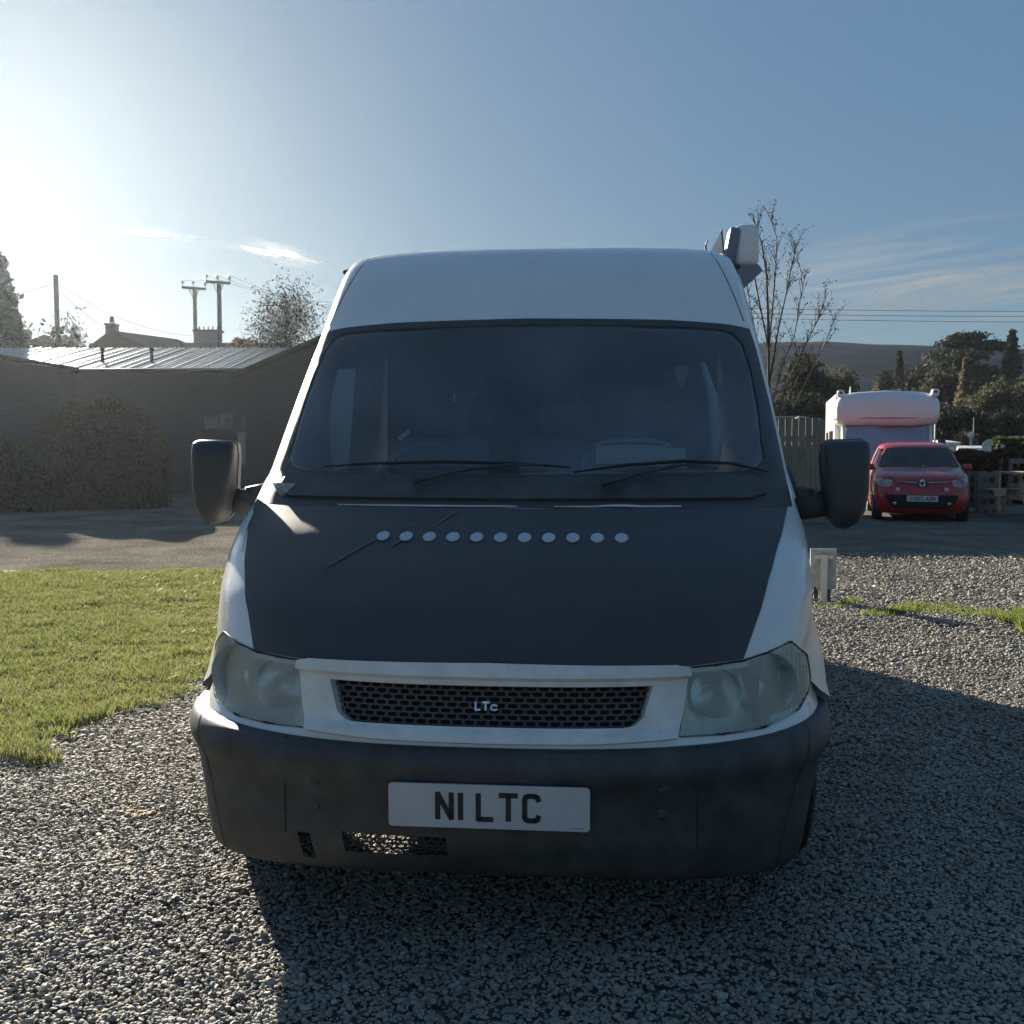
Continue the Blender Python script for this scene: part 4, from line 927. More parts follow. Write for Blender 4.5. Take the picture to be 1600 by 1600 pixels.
def limbs(bm, base, top, r0, nb, spread, seed, rz=.5):
    random.seed(seed); base, top = Vector(base), Vector(top); H = (top-base).length
    pts = [base.lerp(top, k/6)+Vector((random.uniform(-1, 1), random.uniform(-1, 1), 0))*H*.012*(k > 0) for k in range(7)]
    tube(bm, pts, [r0*(1-.14*k) for k in range(7)], 7); ends = []
    for k in range(nb):
        u = random.uniform(.25, .95); p = base.lerp(top, u); a = random.uniform(0, 6.28); L = spread*(1.1-u*.6)*random.uniform(.6, 1.1)
        q = p+Vector((math.cos(a)*L, math.sin(a)*L, L*rz)); m = p.lerp(q, .5)+Vector((0, 0, L*.08))
        rr = r0*.4*(1-u*.5); tube(bm, [p, m, q], [rr, rr*.6, rr*.25], 5); ends.append((m, q))
        for j in range(3):
            s = m.lerp(q, random.random()); w = s+Vector((random.uniform(-1, 1), random.uniform(-1, 1), random.uniform(0, 1)))*L*.45
            seg(bm, s, w, rr*.3, rr*.1, 4, False); ends.append((s, w))
    return ends
def tree(name, label, px, top, hw, D, kind, leaves, n, seed, size=.25, base_z=0., trunk_from=.1, group=None, bark='bark', asp=1.6, fill=1.):
    n = int(n*1.7); size *= .62; P = at(px, top, D); H = P.z; W = hw/1600*D; t = thing(name, label, 'tree', (P.x, D, 0), 0, group)
    bm = bmesh.new(); limbs(bm, (0, 0, 0), (0, 0, H*.93), max(.05, H*.018), 14 if kind != 'cone' else 4, W*.75, seed); obj('trunk', bm, M[bark], t)
    r = np.random.default_rng(seed+100)
    if kind == 'cone':
        u = r.random(n)**.75; u = np.round(u*11)/11+r.normal(0, .025, n) ; rad = W*np.clip(1-u, .03, 1)**.8*np.sqrt(r.random(n))*(.75+.5*lumps(np.stack([u*9, r.random(n)*0+1], 1), 1, seed)); a = r.uniform(0, 6.28, n)
        a = np.round(a*2.2)/2.2+r.normal(0, .12, n)
        Cn = np.stack([np.cos(a)*rad, np.sin(a)*rad, H*(trunk_from+(1-trunk_from)*np.clip(u, 0, 1))-rad*.25], 1)
    elif kind == 'layer':
        k = 16; cl = np.stack([r.uniform(-1, 1, k)*W*.8, r.uniform(-1, 1, k)*W*.8, H*np.linspace(.38, .985, k)], 1)
        cl[:, 0] *= np.linspace(1.1, .55, k); i = r.integers(0, k, n)
        Cn = cl[i]+np.stack([r.normal(0, W*.26, n), r.normal(0, W*.26, n), r.normal(0, H*.016, n)], 1)
    else:
        k = 34; a = r.uniform(0, 6.28, k); ph = r.uniform(-1, 1, k); hz = H*(1-trunk_from)/2; q = np.sqrt(1-ph**2)
        rr = r.random(k)**.4
        cl = np.stack([np.cos(a)*q*W*.72*rr, np.sin(a)*q*W*.72*rr, H*trunk_from+hz+ph*hz*.8*rr], 1); i = r.integers(0, k, n)
        Cn = cl[i]+r.normal(0, 1, (n, 3))*np.array([W*.2, W*.2, hz*.19])*fill
        Cn[:, 2] = np.minimum(Cn[:, 2], H*1.02)
    if kind == 'cone': Cn = Cn[:int(len(Cn)*.55)]+r.normal(0, 1, (int(len(Cn)*.55), 3))*W*np.array([.07, .07, .05]); n = len(Cn)
    leaf_cloud('crown', Cn, size*r.uniform(.5, 1.4, n), LM[leaves], t, asp=asp, seed=seed)
    return t
GT = 'trees beyond the yard'
tree('conifer_tree', 'tall dark conifer at the far left edge', -8, 408, 92, 40, 'cone', 'conifer', 9000, 21, .28)
tree('bare_tree', 'small round bare tree right of the far left pole', 112, 486, 27, 50, 'round', 'twig', 4000, 22, .11, asp=4)
tree('dark_shrub_tree', 'low dark bushy tree below the far left pole', 62, 500, 55, 44, 'round', 'dark', 6000, 23, .3)
tree('autumn_tree', 'spreading sparse leaved tree just left of the van roof', 445, 432, 70, 34, 'round', 'twig', 6500, 24, .075, trunk_from=.32, asp=2.0, fill=1.1)
tree('russet_bush', 'reddish brown bush behind the dark gabled shed', 380, 537, 40, 36, 'round', 'rust', 5000, 25, .22)
tree('evergreen_tree', 'dark evergreen behind the bare sapling right of the van', 1262, 560, 46, 48, 'round', 'dark', 9000, 31, .30, group=GT)
tree('evergreen_tree', 'low dark green bush directly behind the clothes dryer', 1235, 618, 70, 34, 'round', 'dark', 9000, 32, .24, group=GT)
tree('bare_tree', 'brownish bare tree left above the motorhome roof', 1305, 572, 42, 62, 'round', 'olive', 7000, 33, .28, group=GT)
tree('round_tree', 'small far round dark tree above the middle of the motorhome', 1385, 583, 22, 92, 'round', 'dark', 3000, 34, .35, group=GT)
tree('tan_bush', 'small pale orange bush peeping over the motorhome roof', 1367, 598, 14, 70, 'round', 'tan', 1500, 35, .2, group=GT)
tree('narrow_conifer', 'narrow pointed conifer above the right half of the motorhome', 1406, 551, 15, 86, 'cone', 'conifer', 3000, 36, .35, group=GT)
tree('bare_tree', 'grey bare tree just right of the narrow conifer', 1436, 562, 36, 78, 'round', 'twig', 6500, 37, .30, asp=3, group=GT)
tree('bare_tree', 'grey bare tree above the right corner of the motorhome', 1472, 568, 34, 74, 'round', 'olive', 6500, 38, .30, group=GT)
tree('cedar_tree', 'broad flat topped cedar on the right skyline', 1517, 525, 46, 92, 'layer', 'conifer', 9000, 39, .42, group=GT)
tree('birch_tree', 'tan leaved birch in front of the cedar', 1510, 562, 24, 64, 'cone', 'tan', 4200, 40, .20, bark='barkpale', trunk_from=.3, group=GT)
tree('willow_tree', 'pale olive willow right of the tan birch', 1556, 590, 44, 60, 'round', 'olive', 9000, 41, .26, bark='barkpale', group=GT)
tree('tall_pine', 'tall pine with bare trunk at the right edge of the photo', 1582, 519, 27, 86, 'cone', 'conifer', 2600, 42, .36, trunk_from=.42, group=GT)
tree('dark_thicket_tree', 'dark thicket tree right beside the motorhome', 1492, 632, 50, 52, 'round', 'dark', 9000, 43, .30, group=GT)
tree('dark_thicket_tree', 'dark thicket tree at the right edge under the pine', 1575, 640, 55, 50, 'round', 'dark', 9000, 44, .30, group=GT)
tree('dark_thicket_tree', 'dark thicket tree partly hidden behind the motorhome', 1410, 612, 55, 56, 'round', 'dark', 9000, 45, .30, group=GT)
tree('tan_shrub', 'bushy tan shrub behind the caravan roofs', 1507, 672, 22, 42, 'round', 'tan', 3500, 46, .13, group=GT)
for k, (px, top, hw, D) in enumerate([(760, 600, 90, 60), (900, 590, 80, 64), (1030, 585, 80, 60), (1140, 580, 60, 58), (1660, 560, 70, 70), (1740, 590, 80, 60), (620, 560, 80, 60), (-120, 500, 130, 50), (-330, 540, 150, 44), (-620, 530, 180, 46), (1900, 560, 110, 70), (2080, 580, 100, 64), (2300, 555, 130, 75)]):
    tree('bushy_tree', 'bushy tree in the tree belt along the yard, %s' % ['behind the left of the windscreen','behind the middle of the windscreen','behind the passenger seat','behind the right windscreen pillar','first beyond the right edge','second beyond the right edge','behind the steering wheel','first beyond the left edge','second beyond the left edge','furthest beyond the left edge', 'third beyond the right edge', 'fourth beyond the right edge', 'fifth beyond the right edge'][k], px, top, hw, D, 'round', 'dark' if k % 2 else 'olive', 4500, 60+k, .4, group='tree belt')
# hedges
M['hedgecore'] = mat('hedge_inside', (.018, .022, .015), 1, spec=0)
def hedge(name, label, x0, x1, y, h, depth, leaves, n, seed, size=.06, z0=0, cat='hedge', dome=0.):
    r = np.random.default_rng(seed); x = r.uniform(x0, x1, n); face = r.random(n)
    u = (x-(x0+x1)/2)/((x1-x0)/2); dd = depth/2*np.sqrt(np.clip(1-np.abs(u)**3.5, .02, 1)); yy = np.where(face < .55, y-dd*(1-.12*r.random(n)), np.where(face < .7, y+dd, y+r.uniform(-1, 1, n)*dd))
    hh = h*(1-dome*np.abs(u)**2.6) + (lumps(np.stack([x, yy], 1), .5, seed)-.5)*.22*h*.9
    z = np.where(face < .7, z0+r.random(n)*hh, z0+hh-abs(r.normal(0, .05, n)))
    yy += r.normal(0, .04, n)
    t = thing(name, label, cat)
    bm = bmesh.new(); mx = (x0+x1)/2; hw = (x1-x0)/2
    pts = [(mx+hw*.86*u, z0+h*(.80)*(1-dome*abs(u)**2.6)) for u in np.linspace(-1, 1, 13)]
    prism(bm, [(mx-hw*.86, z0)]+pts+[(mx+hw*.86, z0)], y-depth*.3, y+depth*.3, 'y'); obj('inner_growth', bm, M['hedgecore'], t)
    leaf_cloud('leaves', np.stack([x, yy, z], 1), size*r.uniform(.6, 1.4, n), LM[leaves], t, seed=seed)
a, b = at(72, 700, 22.6), at(262, 700, 22.6)
hedge('hedge', 'rounded dark hedge with sunlit top in front of the shed', a.x, b.x, 22.6, at(0, 630, 22.6).z, 1.6, 'dark', 34000, 51, .045, dome=.45)
a, b = at(-120, 700, 21.6), at(105, 700, 21.6)
hedge('hedge', 'lower dark hedge at the left edge of the yard', a.x, b.x, 21.6, at(0, 688, 21.6).z, 1.5, 'dark', 30000, 52, .045, dome=.3)
a, b = at(-900, 700, 22.0), at(-140, 700, 22.0)
hedge('hedge', 'long dark boundary hedge beyond the left edge of the photo', a.x, b.x, 22.0, 1.9, 1.4, 'dark', 16000, 55, .09)
a, b = at(1487, 720, 24.5), at(1640, 720, 24.5)
hedge('beech_hedge', 'brown beech hedge right of the red car', a.x, b.x, 24.5, at(0, 708, 24.5).z, 1.1, 'rust', 16000, 53, .07)
a, b = at(1556, 700, 27.5), at(1700, 700, 27.5)
hedge('leafy_hedge', 'bright leafy hedge at the right edge behind the brown hedge', a.x, b.x, 27.5, at(0, 692, 27.5).z, 1.3, 'green', 12000, 54, .11)
# bare sapling beside the van
def sapling():
    D = 20.2; t = thing('bare_sapling', 'tall thin bare sapling with budding twigs right of the van', 'tree', at(1200, 760, D)*1.0)
    B = Vector(t.location); B.z = 0; t.location = B; random.seed(77); bm = bmesh.new(); tb = bmesh.new(); buds = []
    def W(px, py, dy=0): return at(px, py, D+dy) - B
    stems = [[(1203, 770, 0), (1202, 640, .1), (1200, 500, .1), (1198, 430, 0), (1190, 380, -.1), (1176, 338, -.2)],
             [(1200, 560, .1), (1207, 480, .3), (1212, 420, .4), (1214, 372, .5), (1203, 340, .5)],
             [(1202, 600, 0), (1215, 520, -.2), (1228, 460, -.3), (1238, 410, -.4), (1244, 384, -.4)],
             [(1202, 640, 0), (1225, 565, .3), (1242, 520, .5), (1250, 470, .6), (1258, 430, .6)],
             [(1203, 690, 0), (1230, 600, -.3), (1255, 545, -.5), (1278, 500, -.6), (1293, 458, -.7)],
             [(1203, 720, 0), (1240, 640, .3), (1262, 590, .5), (1285, 545, .6), (1303, 500, .6)],
             [(1200, 620, 0), (1185, 540, .3), (1172, 480, .4), (1165, 420, .4)], [(1200, 540, 0), (1186, 470, -.3), (1176, 420, -.4), (1165, 375, -.4)],
             [(1200, 700, 0), (1180, 620, .2), (1168, 540, .3)], [(1212, 700, .4), (1228, 640, .5), (1246, 590, .4), (1262, 560, .4)]]
    for i, s in enumerate(stems):
        P = [W(*q) for q in s]; r0 = .032 if i == 0 else .016
        tube(bm, P, [r0*(1-.8*k/(len(P)-1))+.003 for k in range(len(P))], 6)
        for k in range(len(P)-1):
            for j in range(7):
                a = P[k].lerp(P[k+1], random.random()); d = (P[k+1]-P[k]).normalized()
                v = (d*.8+Vector((random.uniform(-1, 1), random.uniform(-.8, .8), random.uniform(.0, .7)))*.8).normalized(); L = random.uniform(.14, .45)
                m = a+v*L*.5+Vector((0, 0, .04)); e = a+v*L+Vector((0, 0, .12*L))
                tube(tb, [a, m, e], [.007, .005, .003], 4)
                for q in range(5):
                    p = m.lerp(e, random.random()); buds.append(p+Vector((random.uniform(-.04, .04), random.uniform(-.04, .04), random.uniform(-.02, .05))))
                    if random.random() < .3: w = p+Vector((random.uniform(-.2, .2), random.uniform(-.2, .2), random.uniform(.05, .2))); seg(tb, p, w, .003, .002, 4, False); buds.append(w)
    obj('trunk', bm, M['bark'], t, smooth=True); obj('twigs', tb, M['bark'], t)
    leaf_cloud('leaves', np.array([tuple(p) for p in buds]), np.full(len(buds), .03), LM['olive'], t, seed=3)
sapling()

# ================================================================== POLES, WIRES
def pole(px, top, D, r, label, name='utility_pole', arms=False, g=None):
    P = at(px, top, D); t = thing(name, label, 'utility pole', (P.x, D, 0), 0, g)
    bm = bmesh.new(); seg(bm, (0, 0, 0), (0, 0, P.z), r*1.15, r*.9, 12); obj('post', bm, M['pole'], t, smooth=True)
    if arms:
        z = P.z-.10; w = 18.5/1600*D; d = Vector((w, w*.5, -w*.06))
        bm = bmesh.new(); box(bm, (0, -.12, z), (2*w, .12, .14), Matrix.Rotation(R(4), 3, 'Y')); ca = obj('crossarm', bm, M['pole'], t)
        for u in (-.95, -.05, .95):
            bm = bmesh.new(); lathe(bm, [(.02, 0), (.02, .14), (.075, .15), (.05, .2), (.075, .22), (.05, .28), (.03, .31), (0, .32)], 10, Matrix.Translation((u*w, -.12, z+.06-u*w*.07))); obj('insulator', bm, M['transf'], ca)
        for u in (-.45, .45):
            bm = bmesh.new(); seg(bm, (u*w, -.1, z), (0, -.1, z-.75), .02, n=5); obj('brace', bm, M['pole'], t)
    return P
p1 = pole(87, 430, 45, .11, 'plain dark pole standing alone at the far left')
p2 = pole(304, 448, 58, .12, 'left pole of the transformer pair', arms=True, g='transformer poles')
p3 = pole(342, 439, 56, .13, 'right and taller looking pole of the transformer pair', arms=True, g='transformer poles')
t = thing('transformer', 'grey green transformer tank mounted between the two poles', 'transformer', (at(326, 540, 57).x, 57, 0))
z0, z1 = at(326, 560, 57).z, at(326, 517, 57).z
bm = bmesh.new(); box(bm, (0, 0, (z0+z1)/2), (1.25, .8, z1-z0), bev=.05); obj('tank', bm, M['transf'], t)
bm = bmesh.new(); box(bm, (0, 0, z1-.02), (1.5, .9, .1)); obj('platform', bm, M['pole'], t)
for k in range(5):
    bm = bmesh.new(); lathe(bm, [(.03, 0), (.06, .05), (.03, .1), (.055, .15), (.02, .26), (0, .28)], 8, Matrix.Translation((-.5+.25*k, 0, z1))); obj('bushing', bm, M['transf'], t)
def wire(a, b, sag, label, r=.012, g='overhead wires'):
    a, b = Vector(a), Vector(b); bm = bmesh.new()
    pts = [a.lerp(b, k/16)-Vector((0, 0, sag*4*(k/16)*(1-k/16))) for k in range(17)]; tube(bm, pts, r, 4)
    tag(obj('overhead_wire', bm, M['blackpl']), label, 'wire', g)
wire(p1-Vector((0, 0, .3)), at(-120, 470, 40), .3, 'wire running left from the plain far left pole')
wire(p1-Vector((0, 0, .3)), at(300, 525, 53), .5, 'wire sloping from the plain pole down to the bungalow')
wire(p1-Vector((0, 0, .5)), at(205, 530, 45), .3, 'wire sloping from the plain pole down to the house roof')
for k, u in enumerate((-.95, -.05, .95)):
    w2, w3 = 18.5/1600*58*u, 18.5/1600*56*u
    wire(p2+Vector((w2, -.12, .3)), p3+Vector((w3, -.12, .3)), .1, ['wire joining the left insulators of the pole pair', 'wire joining the middle insulators of the pole pair', 'wire joining the right insulators of the pole pair'][k], .01)
    wire(p3+Vector((w3, -.12, .3)), at(640+u*10, 470+10*k, 48), .6, ['upper wire running right from the pole pair towards the van', 'middle wire running right from the pole pair towards the van', 'lowest wire running right from the pole pair towards the van'][k], .01)
for k, (y0, y1) in enumerate([(482, 486), (490, 494), (497, 503)]):
    wire(at(1040, y0-4, 62), at(1720, y1, 62), .12, ['topmost of three wires crossing the sky at right', 'middle of three wires crossing the sky at right', 'lowest of three wires crossing the sky at right'][k], .013)
def post(px, y0, y1, D, r, label, m, name='post', extra=None):
    P = at(px, y0, D); t = thing(name, label, 'post', (P.x, D, 0))
    bm = bmesh.new(); seg(bm, (0, 0, 0), (0, 0, P.z), r, r*.9, 8); obj('shaft', bm, m, t, smooth=True)
    if extra: extra(t, P)
M['palepost'] = mat('pale_post', (.5, .5, .47), .6)
post(1462, 640, 700, 30, .028, 'thin pale post at the right side of the motorhome', M['palepost'])
def lamp(t, P):
    bm = bmesh.new(); lathe(bm, [(.03, 0), (.11, .03), (.13, .15), (.10, .22), (0, .25)], 12, Matrix.Translation((0, 0, P.z-.12))); obj('lantern', bm, M['palepost'], t, smooth=True)
post(1517, 680, 700, 40, .045, 'short lamp post with round lantern behind the caravan roofs', M['palepost'], 'lamp_post', lamp)
post(1522, 652, 700, 46, .03, 'thin tall grey pole behind the round lantern post', M['transf'])
post(1566, 694, 713, 25.6, .045, 'short white post in the brown hedge', M['palepost'])
t = thing('satellite_dish', 'round white satellite dish on a pole above the caravan roofs', 'satellite dish', (at(1543, 697, 36).x, 36, 0)); z = at(1543, 697, 36).z
bm = bmesh.new(); seg(bm, (0, .05, 0), (0, .05, z), .03); obj('mast', bm, M['palepost'], t)
bm = bmesh.new(); lathe(bm, [(0, 0), (.12, -.012), (.2, -.04), (.26, -.08), (.26, -.085), (.2, -.05), (0, -.01)], 24, Matrix.Translation((0, -.05, z)) @ Matrix.Rotation(R(-80), 4, 'X')); obj('dish', bm, M['vanpale'], t, smooth=True)
def caravan(px0, px1, top, D, label):
    a, b = at(px0, top, D), at(px1, top, D); t = thing('static_caravan', label, 'caravan', ((a.x+b.x)/2, D, 0)); w = b.x-a.x
    bm = bmesh.new(); box(bm, (0, 1.2, a.z/2-.05), (w, 2.4, a.z-.1), bev=.05); obj('body', bm, M['vanpale'], t)
    bm = bmesh.new(); prism(bm, [(-.1, a.z-.1), (2.5, a.z-.1), (2.5, a.z-.02), (1.2, a.z+.06), (-.1, a.z-.02)], -w/2-.08, w/2+.08, 'x'); obj('roof', bm, M['vanpale'], t)
    for k in (-.3, .3):
        bm = bmesh.new(); box(bm, (k*w, -.01, a.z*.62), (w*.22, .04, a.z*.3)); obj('window', bm, M['darkglass'], t)
caravan(1478, 1496, 690, 34, 'small pale caravan roof close behind the red car')
caravan(1500, 1556, 699, 37, 'long pale caravan roof left of the satellite dish')
caravan(1560, 1640, 703, 40, 'pale caravan mostly hidden behind the bright hedge')

t = thing('added_caravan', 'pale caravan added behind the board fence to shade the gravel, hidden by the van', 'caravan', (3.4, 21.4, 0))  # unseen caravan, added to throw shade over the gravel on the right
bm = bmesh.new(); prism(bm, [(0, .45), (-.1, 1.0), (.15, 2.45), (.5, 2.68), (1.9, 2.68), (2.25, 2.45), (2.4, 1.0), (2.3, .45)], -1.9, 1.75, 'x'); obj('body', bm, M['vanpale'], t)
for x in (-1.1, 0, 1.0):
    bm = bmesh.new(); box(bm, (x, -.02, 1.55), (.8, .03, .55)); obj('window', bm, M['darkglass'], t)
for y in (.1, 2.2):
    bm = bmesh.new(); seg(bm, (-.1, y, .3), (-.1, y+.18, .3), .3, n=24); obj('wheel', bm, M['rubber'], t)
# ================================================================== RIGHT FOREGROUND THINGS
def board_fence():
    t = thing('board_fence', 'tall weathered vertical board fence beside the van', 'fence'); D = 18; x1 = at(1280, 700, D).x; x0 = -1.0; h = at(1280, 655, D).z; random.seed(9)
    bm = bmesh.new(); x = x0
    while x < x1:
        w = .112; hh = h+random.uniform(-.012, .012); box(bm, (x+w/2, D-.02+random.uniform(-.004, .004), hh/2+.02), (w, .018, hh)); x += .118
    obj('boards', bm, M['wood'], t)
    for z in (.35, .95, 1.5):
        bm = bmesh.new(); box(bm, ((x0+x1)/2, D+.015, z), (x1-x0, .04, .08)); obj('rail', bm, M['wood'], t)
    for k in range(5):
        bm = bmesh.new(); box(bm, (x0+(x1-x0)*k/4, D+.07, h/2), (.09, .09, h)); obj('post', bm, M['wood'], t)
board_fence()
t = thing('rotary_dryer', 'pale rotary clothes dryer arms above the board fence', 'clothes dryer', (at(1212, 650, 19.5).x, 19.5, 0)); z = at(1212, 652, 19.5).z
bm = bmesh.new(); seg(bm, (0, 0, 0), (0, 0, z-.15), .022); obj('pole', bm, M['palepost'], t)
for k in range(4):
    a = R(20+90*k); bm = bmesh.new(); seg(bm, (0, 0, z-.25), (.75*math.cos(a), .75*math.sin(a), z), .009); obj('arm', bm, M['palepost'], t)
for k in range(3):
    r = .75-.15*k; zz_ = z-.06*k; bm = bmesh.new(); tube(bm, [(r*math.cos(R(20+90*i)), r*math.sin(R(20+90*i)), zz_) for i in range(4)], .006, 4, closed=True); obj('line', bm, M['palepost'], t)
# hook-up post
def hookup():
    P = gnd(1286, 941); t = thing('service_post', 'small white boxed board on a short post in the gravel behind the van', 'service post', P, R(-6)); D = P.y
    z1 = at(1286, 858, D).z; z0 = at(1286, 921, D).z; w = 40/1600*D
    bm = bmesh.new(); box(bm, (0, .03, (z0+z1)/2), (w, .02, z1-z0)); obj('board', bm, mat('mottled_white_board', (.36, .37, .36), .6, var=.25, vscale=12), t)
    bm = bmesh.new(); box(bm, (0, -.005, (z1-.05)/2), (.055, .045, z1-.05)); obj('post', bm, M['palepost'], t)
    bm = bmesh.new(); box(bm, (0, .0, z1-.07), (w*.72, .03, .035)); obj('batten', bm, M['palepost'], t)
    for s in (-1, 1):
        bm = bmesh.new(); box(bm, (s*.055, .06, z0/2+.02), (.035, .03, z0+.04)); obj('leg', bm, M['blackpl'], t)
    bm = bmesh.new(); tube(bm, [(-.07, -.01, z0+.02), (-.10, -.03, z0*.6), (-.15, -.05, .03), (-.22, -.08, .02)], .008, 6); obj('cable', bm, M['rubber'], t, smooth=True)
hookup()
o = obj('paving_slab', (lambda b: (box(b, (0, 0, .03), (.42, .3, .06), bev=.008), b)[1])(bmesh.new()), M['slab']); o.location = gnd(1520, 800); tag(o, 'pale loose slab on the ground beside the red car', 'slab')
def bench(px, D, w, top, label, rz=0.):
    P = at(px, top, D); t = thing('picnic_table', label, 'table', (P.x, D, 0), rz); h = P.z
    bm = bmesh.new()
    for k in range(5): box(bm, (0, -.32+.16*k, h-.02), (w, .145, .04))
    obj('table_top', bm, M['wood2'], t)
    for s in (-1, 1):
        bm = bmesh.new(); box(bm, (0, s*.72, h*.58), (w, .24, .04)); obj('bench_board', bm, M['wood2'], t)
    for x in (-w/2+.25, w/2-.25):
        bm = bmesh.new()
        for s in (-1, 1): seg(bm, (x, s*.15, h-.05), (x, s*.55, 0), .045, n=4)
        box(bm, (x+.05, 0, h*.55), (.04, 1.6, .09)); obj('leg_frame', bm, M['wood2'], t)
bench(1612, 19.4, 1.1, 737, 'sunlit timber picnic table at the right edge')
def planter(px0, px1, y0, D, label):
    a, b = at(px0, y0, D), at(px1, y0, D); t = thing('pallet_planter', label, 'planter', ((a.x+b.x)/2, D, 0)); w = b.x-a.x; h = a.z
    for k in range(4):
        bm = bmesh.new(); box(bm, (0, 0, h*(.16+.26*k)), (w, .03, .11)); obj('slat', bm, M['wood'], t)
        bm = bmesh.new(); box(bm, (0, .6, h*(.16+.26*k)), (w, .03, .11)); obj('slat', bm, M['wood'], t)
    for x in (-w/2+.05, 0, w/2-.05):
        for y in (.05, .55): bm = bmesh.new(); box(bm, (x, y, h/2), (.07, .07, h)); obj('upright', bm, M['wood'], t)
planter(1528, 1562, 738, 20.6, 'grey slatted pallet planter left of the picnic table')
planter(1578, 1640, 716, 23.4, 'grey slatted bed frame behind the picnic table')
# patches of sunlight modelled as pale timber shapes on an upright
def added_stake():
    D = 19.0; c = at(1561, 770, D); t = thing('sun_patch_pieces', 'pale timber pieces shaped as patches of sunlight near the picnic table', 'added_stake', (c.x, D, 0))
    def z(p): return at(1561, p, D).z
    def w(p): return p/1600*D
    bm = bmesh.new(); box(bm, (0, 0, (z(738)+z(800))/2), (w(3), .03, z(738)-z(800))); obj('upright', bm, M['wood2'], t)
    bm = bmesh.new(); prism(bm, [(-w(11), z(763)), (w(11), z(763)), (w(8), z(775)), (-w(8), z(775))], -.04, -.02, 'y'); obj('sun_patch', bm, M['wood2'], t)
    for p, hw in ((779, 6.5), (783, 6), (787, 5)):
        bm = bmesh.new(); box(bm, (0, -.03, z(p)), (w(2*hw), .02, w(1.4))); obj('sun_sliver', bm, M['wood2'], t)
    bm = bmesh.new(); prism(bm, [(-w(5), z(790)), (w(4.5), z(790)), (w(1), z(803)), (-w(1), z(803))], -.04, -.02, 'y'); obj('point', bm, M['wood2'], t)
added_stake()
# yellow leaves on the gravel
bm = bmesh.new(); random.seed(2); g0 = gnd(217, 1277)
for k in range(16):
    p = g0+Vector((random.gauss(0, .035), random.gauss(0, .025), .022+.006*random.random())); a = random.random()*6.28; s = .013
    bm.faces.new([bm.verts.new(p+Vector((math.cos(a+q)*s*(1 if i % 2 else .6), math.sin(a+q)*s*(1 if i % 2 else .6), .003*(i % 2)))) for i, q in enumerate((0, 1.57, 3.14, 4.71))])
tag(obj('fallen_leaves', bm, mat('yellow_leaf', (.35, .22, .03), .8)), 'small cluster of yellow leaves lying on the gravel', 'leaves', kind='stuff')
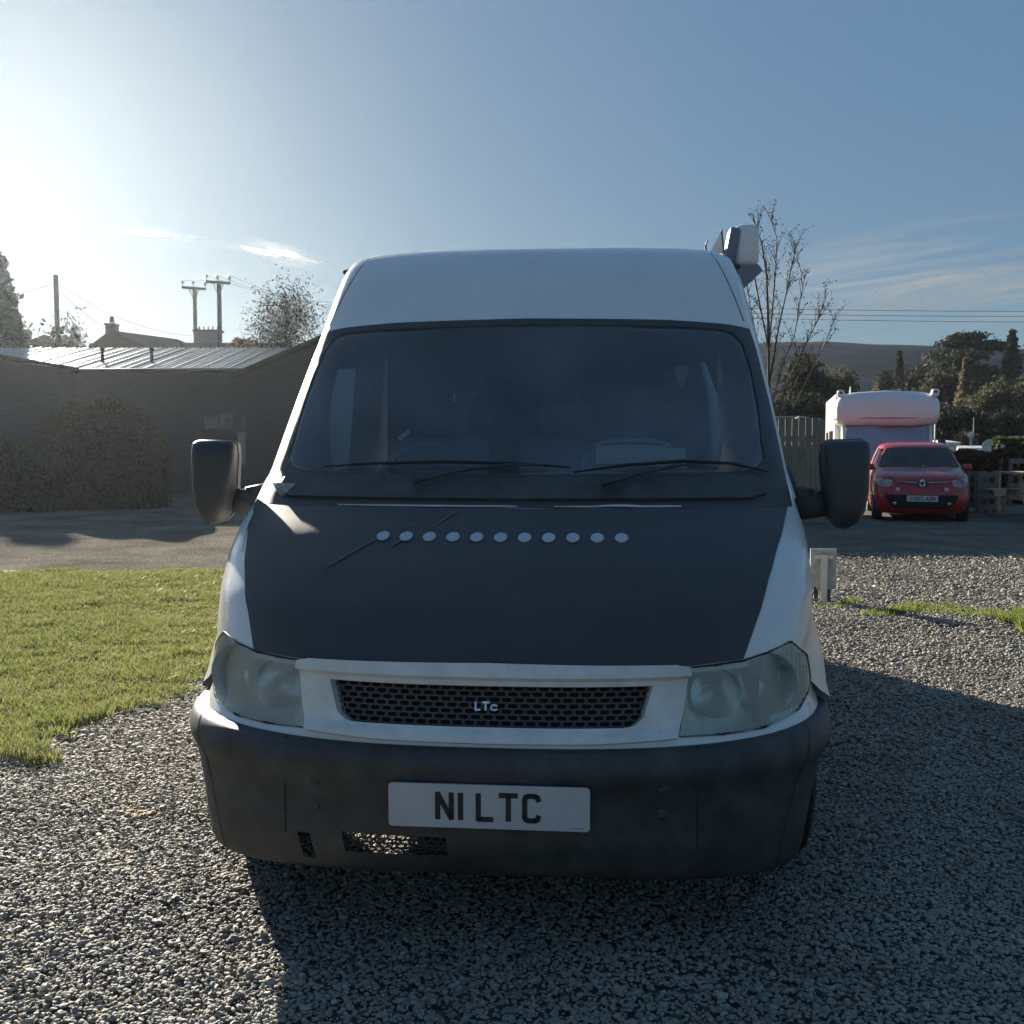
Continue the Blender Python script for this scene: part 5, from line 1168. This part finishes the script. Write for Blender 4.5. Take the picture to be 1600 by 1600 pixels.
# thin high cloud: wisps as soft volume-free sheets far above
def cloud(name, label, px, py, D, w, h, ang, dens, seed, sc_):
    m = bpy.data.materials.new('cirrus'); m.use_nodes = True; n = m.node_tree; L = n.links; n.nodes.remove(n.nodes['Principled BSDF'])
    t = n.nodes.new('ShaderNodeBsdfTransparent'); d = n.nodes.new('ShaderNodeBsdfTranslucent'); d.inputs[0].default_value = (.95, .95, .97, 1)
    mx = n.nodes.new('ShaderNodeMixShader'); tc = n.nodes.new('ShaderNodeTexCoord'); mp = n.nodes.new('ShaderNodeMapping'); mp.inputs['Scale'].default_value = sc_; mp.inputs['Location'].default_value = (seed, seed*.7, 0)
    nz = n.nodes.new('ShaderNodeTexNoise'); nz.inputs['Scale'].default_value = 1; nz.inputs['Detail'].default_value = 9; nz.inputs['Roughness'].default_value = .6; nz.inputs['Distortion'].default_value = .6
    L.new(tc.outputs['Generated'], mp.inputs[0]); L.new(mp.outputs[0], nz.inputs[0])
    gr = n.nodes.new('ShaderNodeTexGradient'); gr.gradient_type = 'SPHERICAL'; m2 = n.nodes.new('ShaderNodeMapping'); m2.inputs['Location'].default_value = (-1, -1, 0); m2.inputs['Scale'].default_value = (2, 2, 0)
    L.new(tc.outputs['Generated'], m2.inputs[0]); L.new(m2.outputs[0], gr.inputs[0])
    mr = n.nodes.new('ShaderNodeMapRange'); mr.inputs[1].default_value = .42; mr.inputs[2].default_value = .8; mr.inputs[4].default_value = dens
    L.new(nz.outputs[0], mr.inputs[0]); mu = n.nodes.new('ShaderNodeMath'); mu.operation = 'MULTIPLY'; L.new(mr.outputs[0], mu.inputs[0]); L.new(gr.outputs[1], mu.inputs[1])
    L.new(mu.outputs[0], mx.inputs[0]); L.new(t.outputs[0], mx.inputs[1]); L.new(d.outputs[0], mx.inputs[2]); L.new(mx.outputs[0], n.nodes['Material Output'].inputs[0])
    c = at(px, py, D); bm = bmesh.new(); V = []
    for i in range(9):
        for j in range(9):
            V.append(bm.verts.new(((i/8-.5)*w, (j/8-.5)*h, 6*math.sin(i*.7)*math.cos(j*.9))))
    for i in range(8):
        for j in range(8): bm.faces.new((V[i*9+j], V[(i+1)*9+j], V[(i+1)*9+j+1], V[i*9+j+1]))
    o = obj(name, bm, m, smooth=True); o.location = c; o.rotation_euler = (R(28), R(ang), 0); o['kind'] = 'stuff'; o['label'] = label; o.visible_shadow = True
cloud('cirrus_cloud', 'short bright wisp of cloud above the pole pair', 440, 398, 2200, 230, 130, 13, 2.2, 3.1, (1.2, 5, 1))
cloud('cirrus_cloud', 'faint thin streak of cloud left of the bright wisp', 255, 368, 2300, 260, 60, 6, 2.0, 5.7, (1.4, 5, 1))
cloud('cirrus_cloud', 'wide veil of thin cloud low over the right hill', 1500, 425, 2600, 1500, 900, -9, 1.1, 8.2, (1.2, 6, 1))

# ================================================================== HAZE
bm = bmesh.new(); box(bm, (0, (GY0+GY1)/2, 13.3), (2*GX+4, GY1-GY0+4, 28.6))
hm = bpy.data.materials.new('haze'); hm.use_nodes = True; n = hm.node_tree; n.nodes.remove(n.nodes['Principled BSDF'])
pv = n.nodes.new('ShaderNodeVolumePrincipled'); pv.inputs['Color'].default_value = (.80, .91, 1.0, 1); pv.inputs['Density'].default_value = HAZE_DENSITY; pv.inputs['Anisotropy'].default_value = HAZE_G
n.links.new(pv.outputs[0], n.nodes['Material Output'].inputs['Volume'])
hz = obj('haze', bm, hm); hz['kind'] = 'stuff'; hz['label'] = 'thin morning haze over the whole yard'
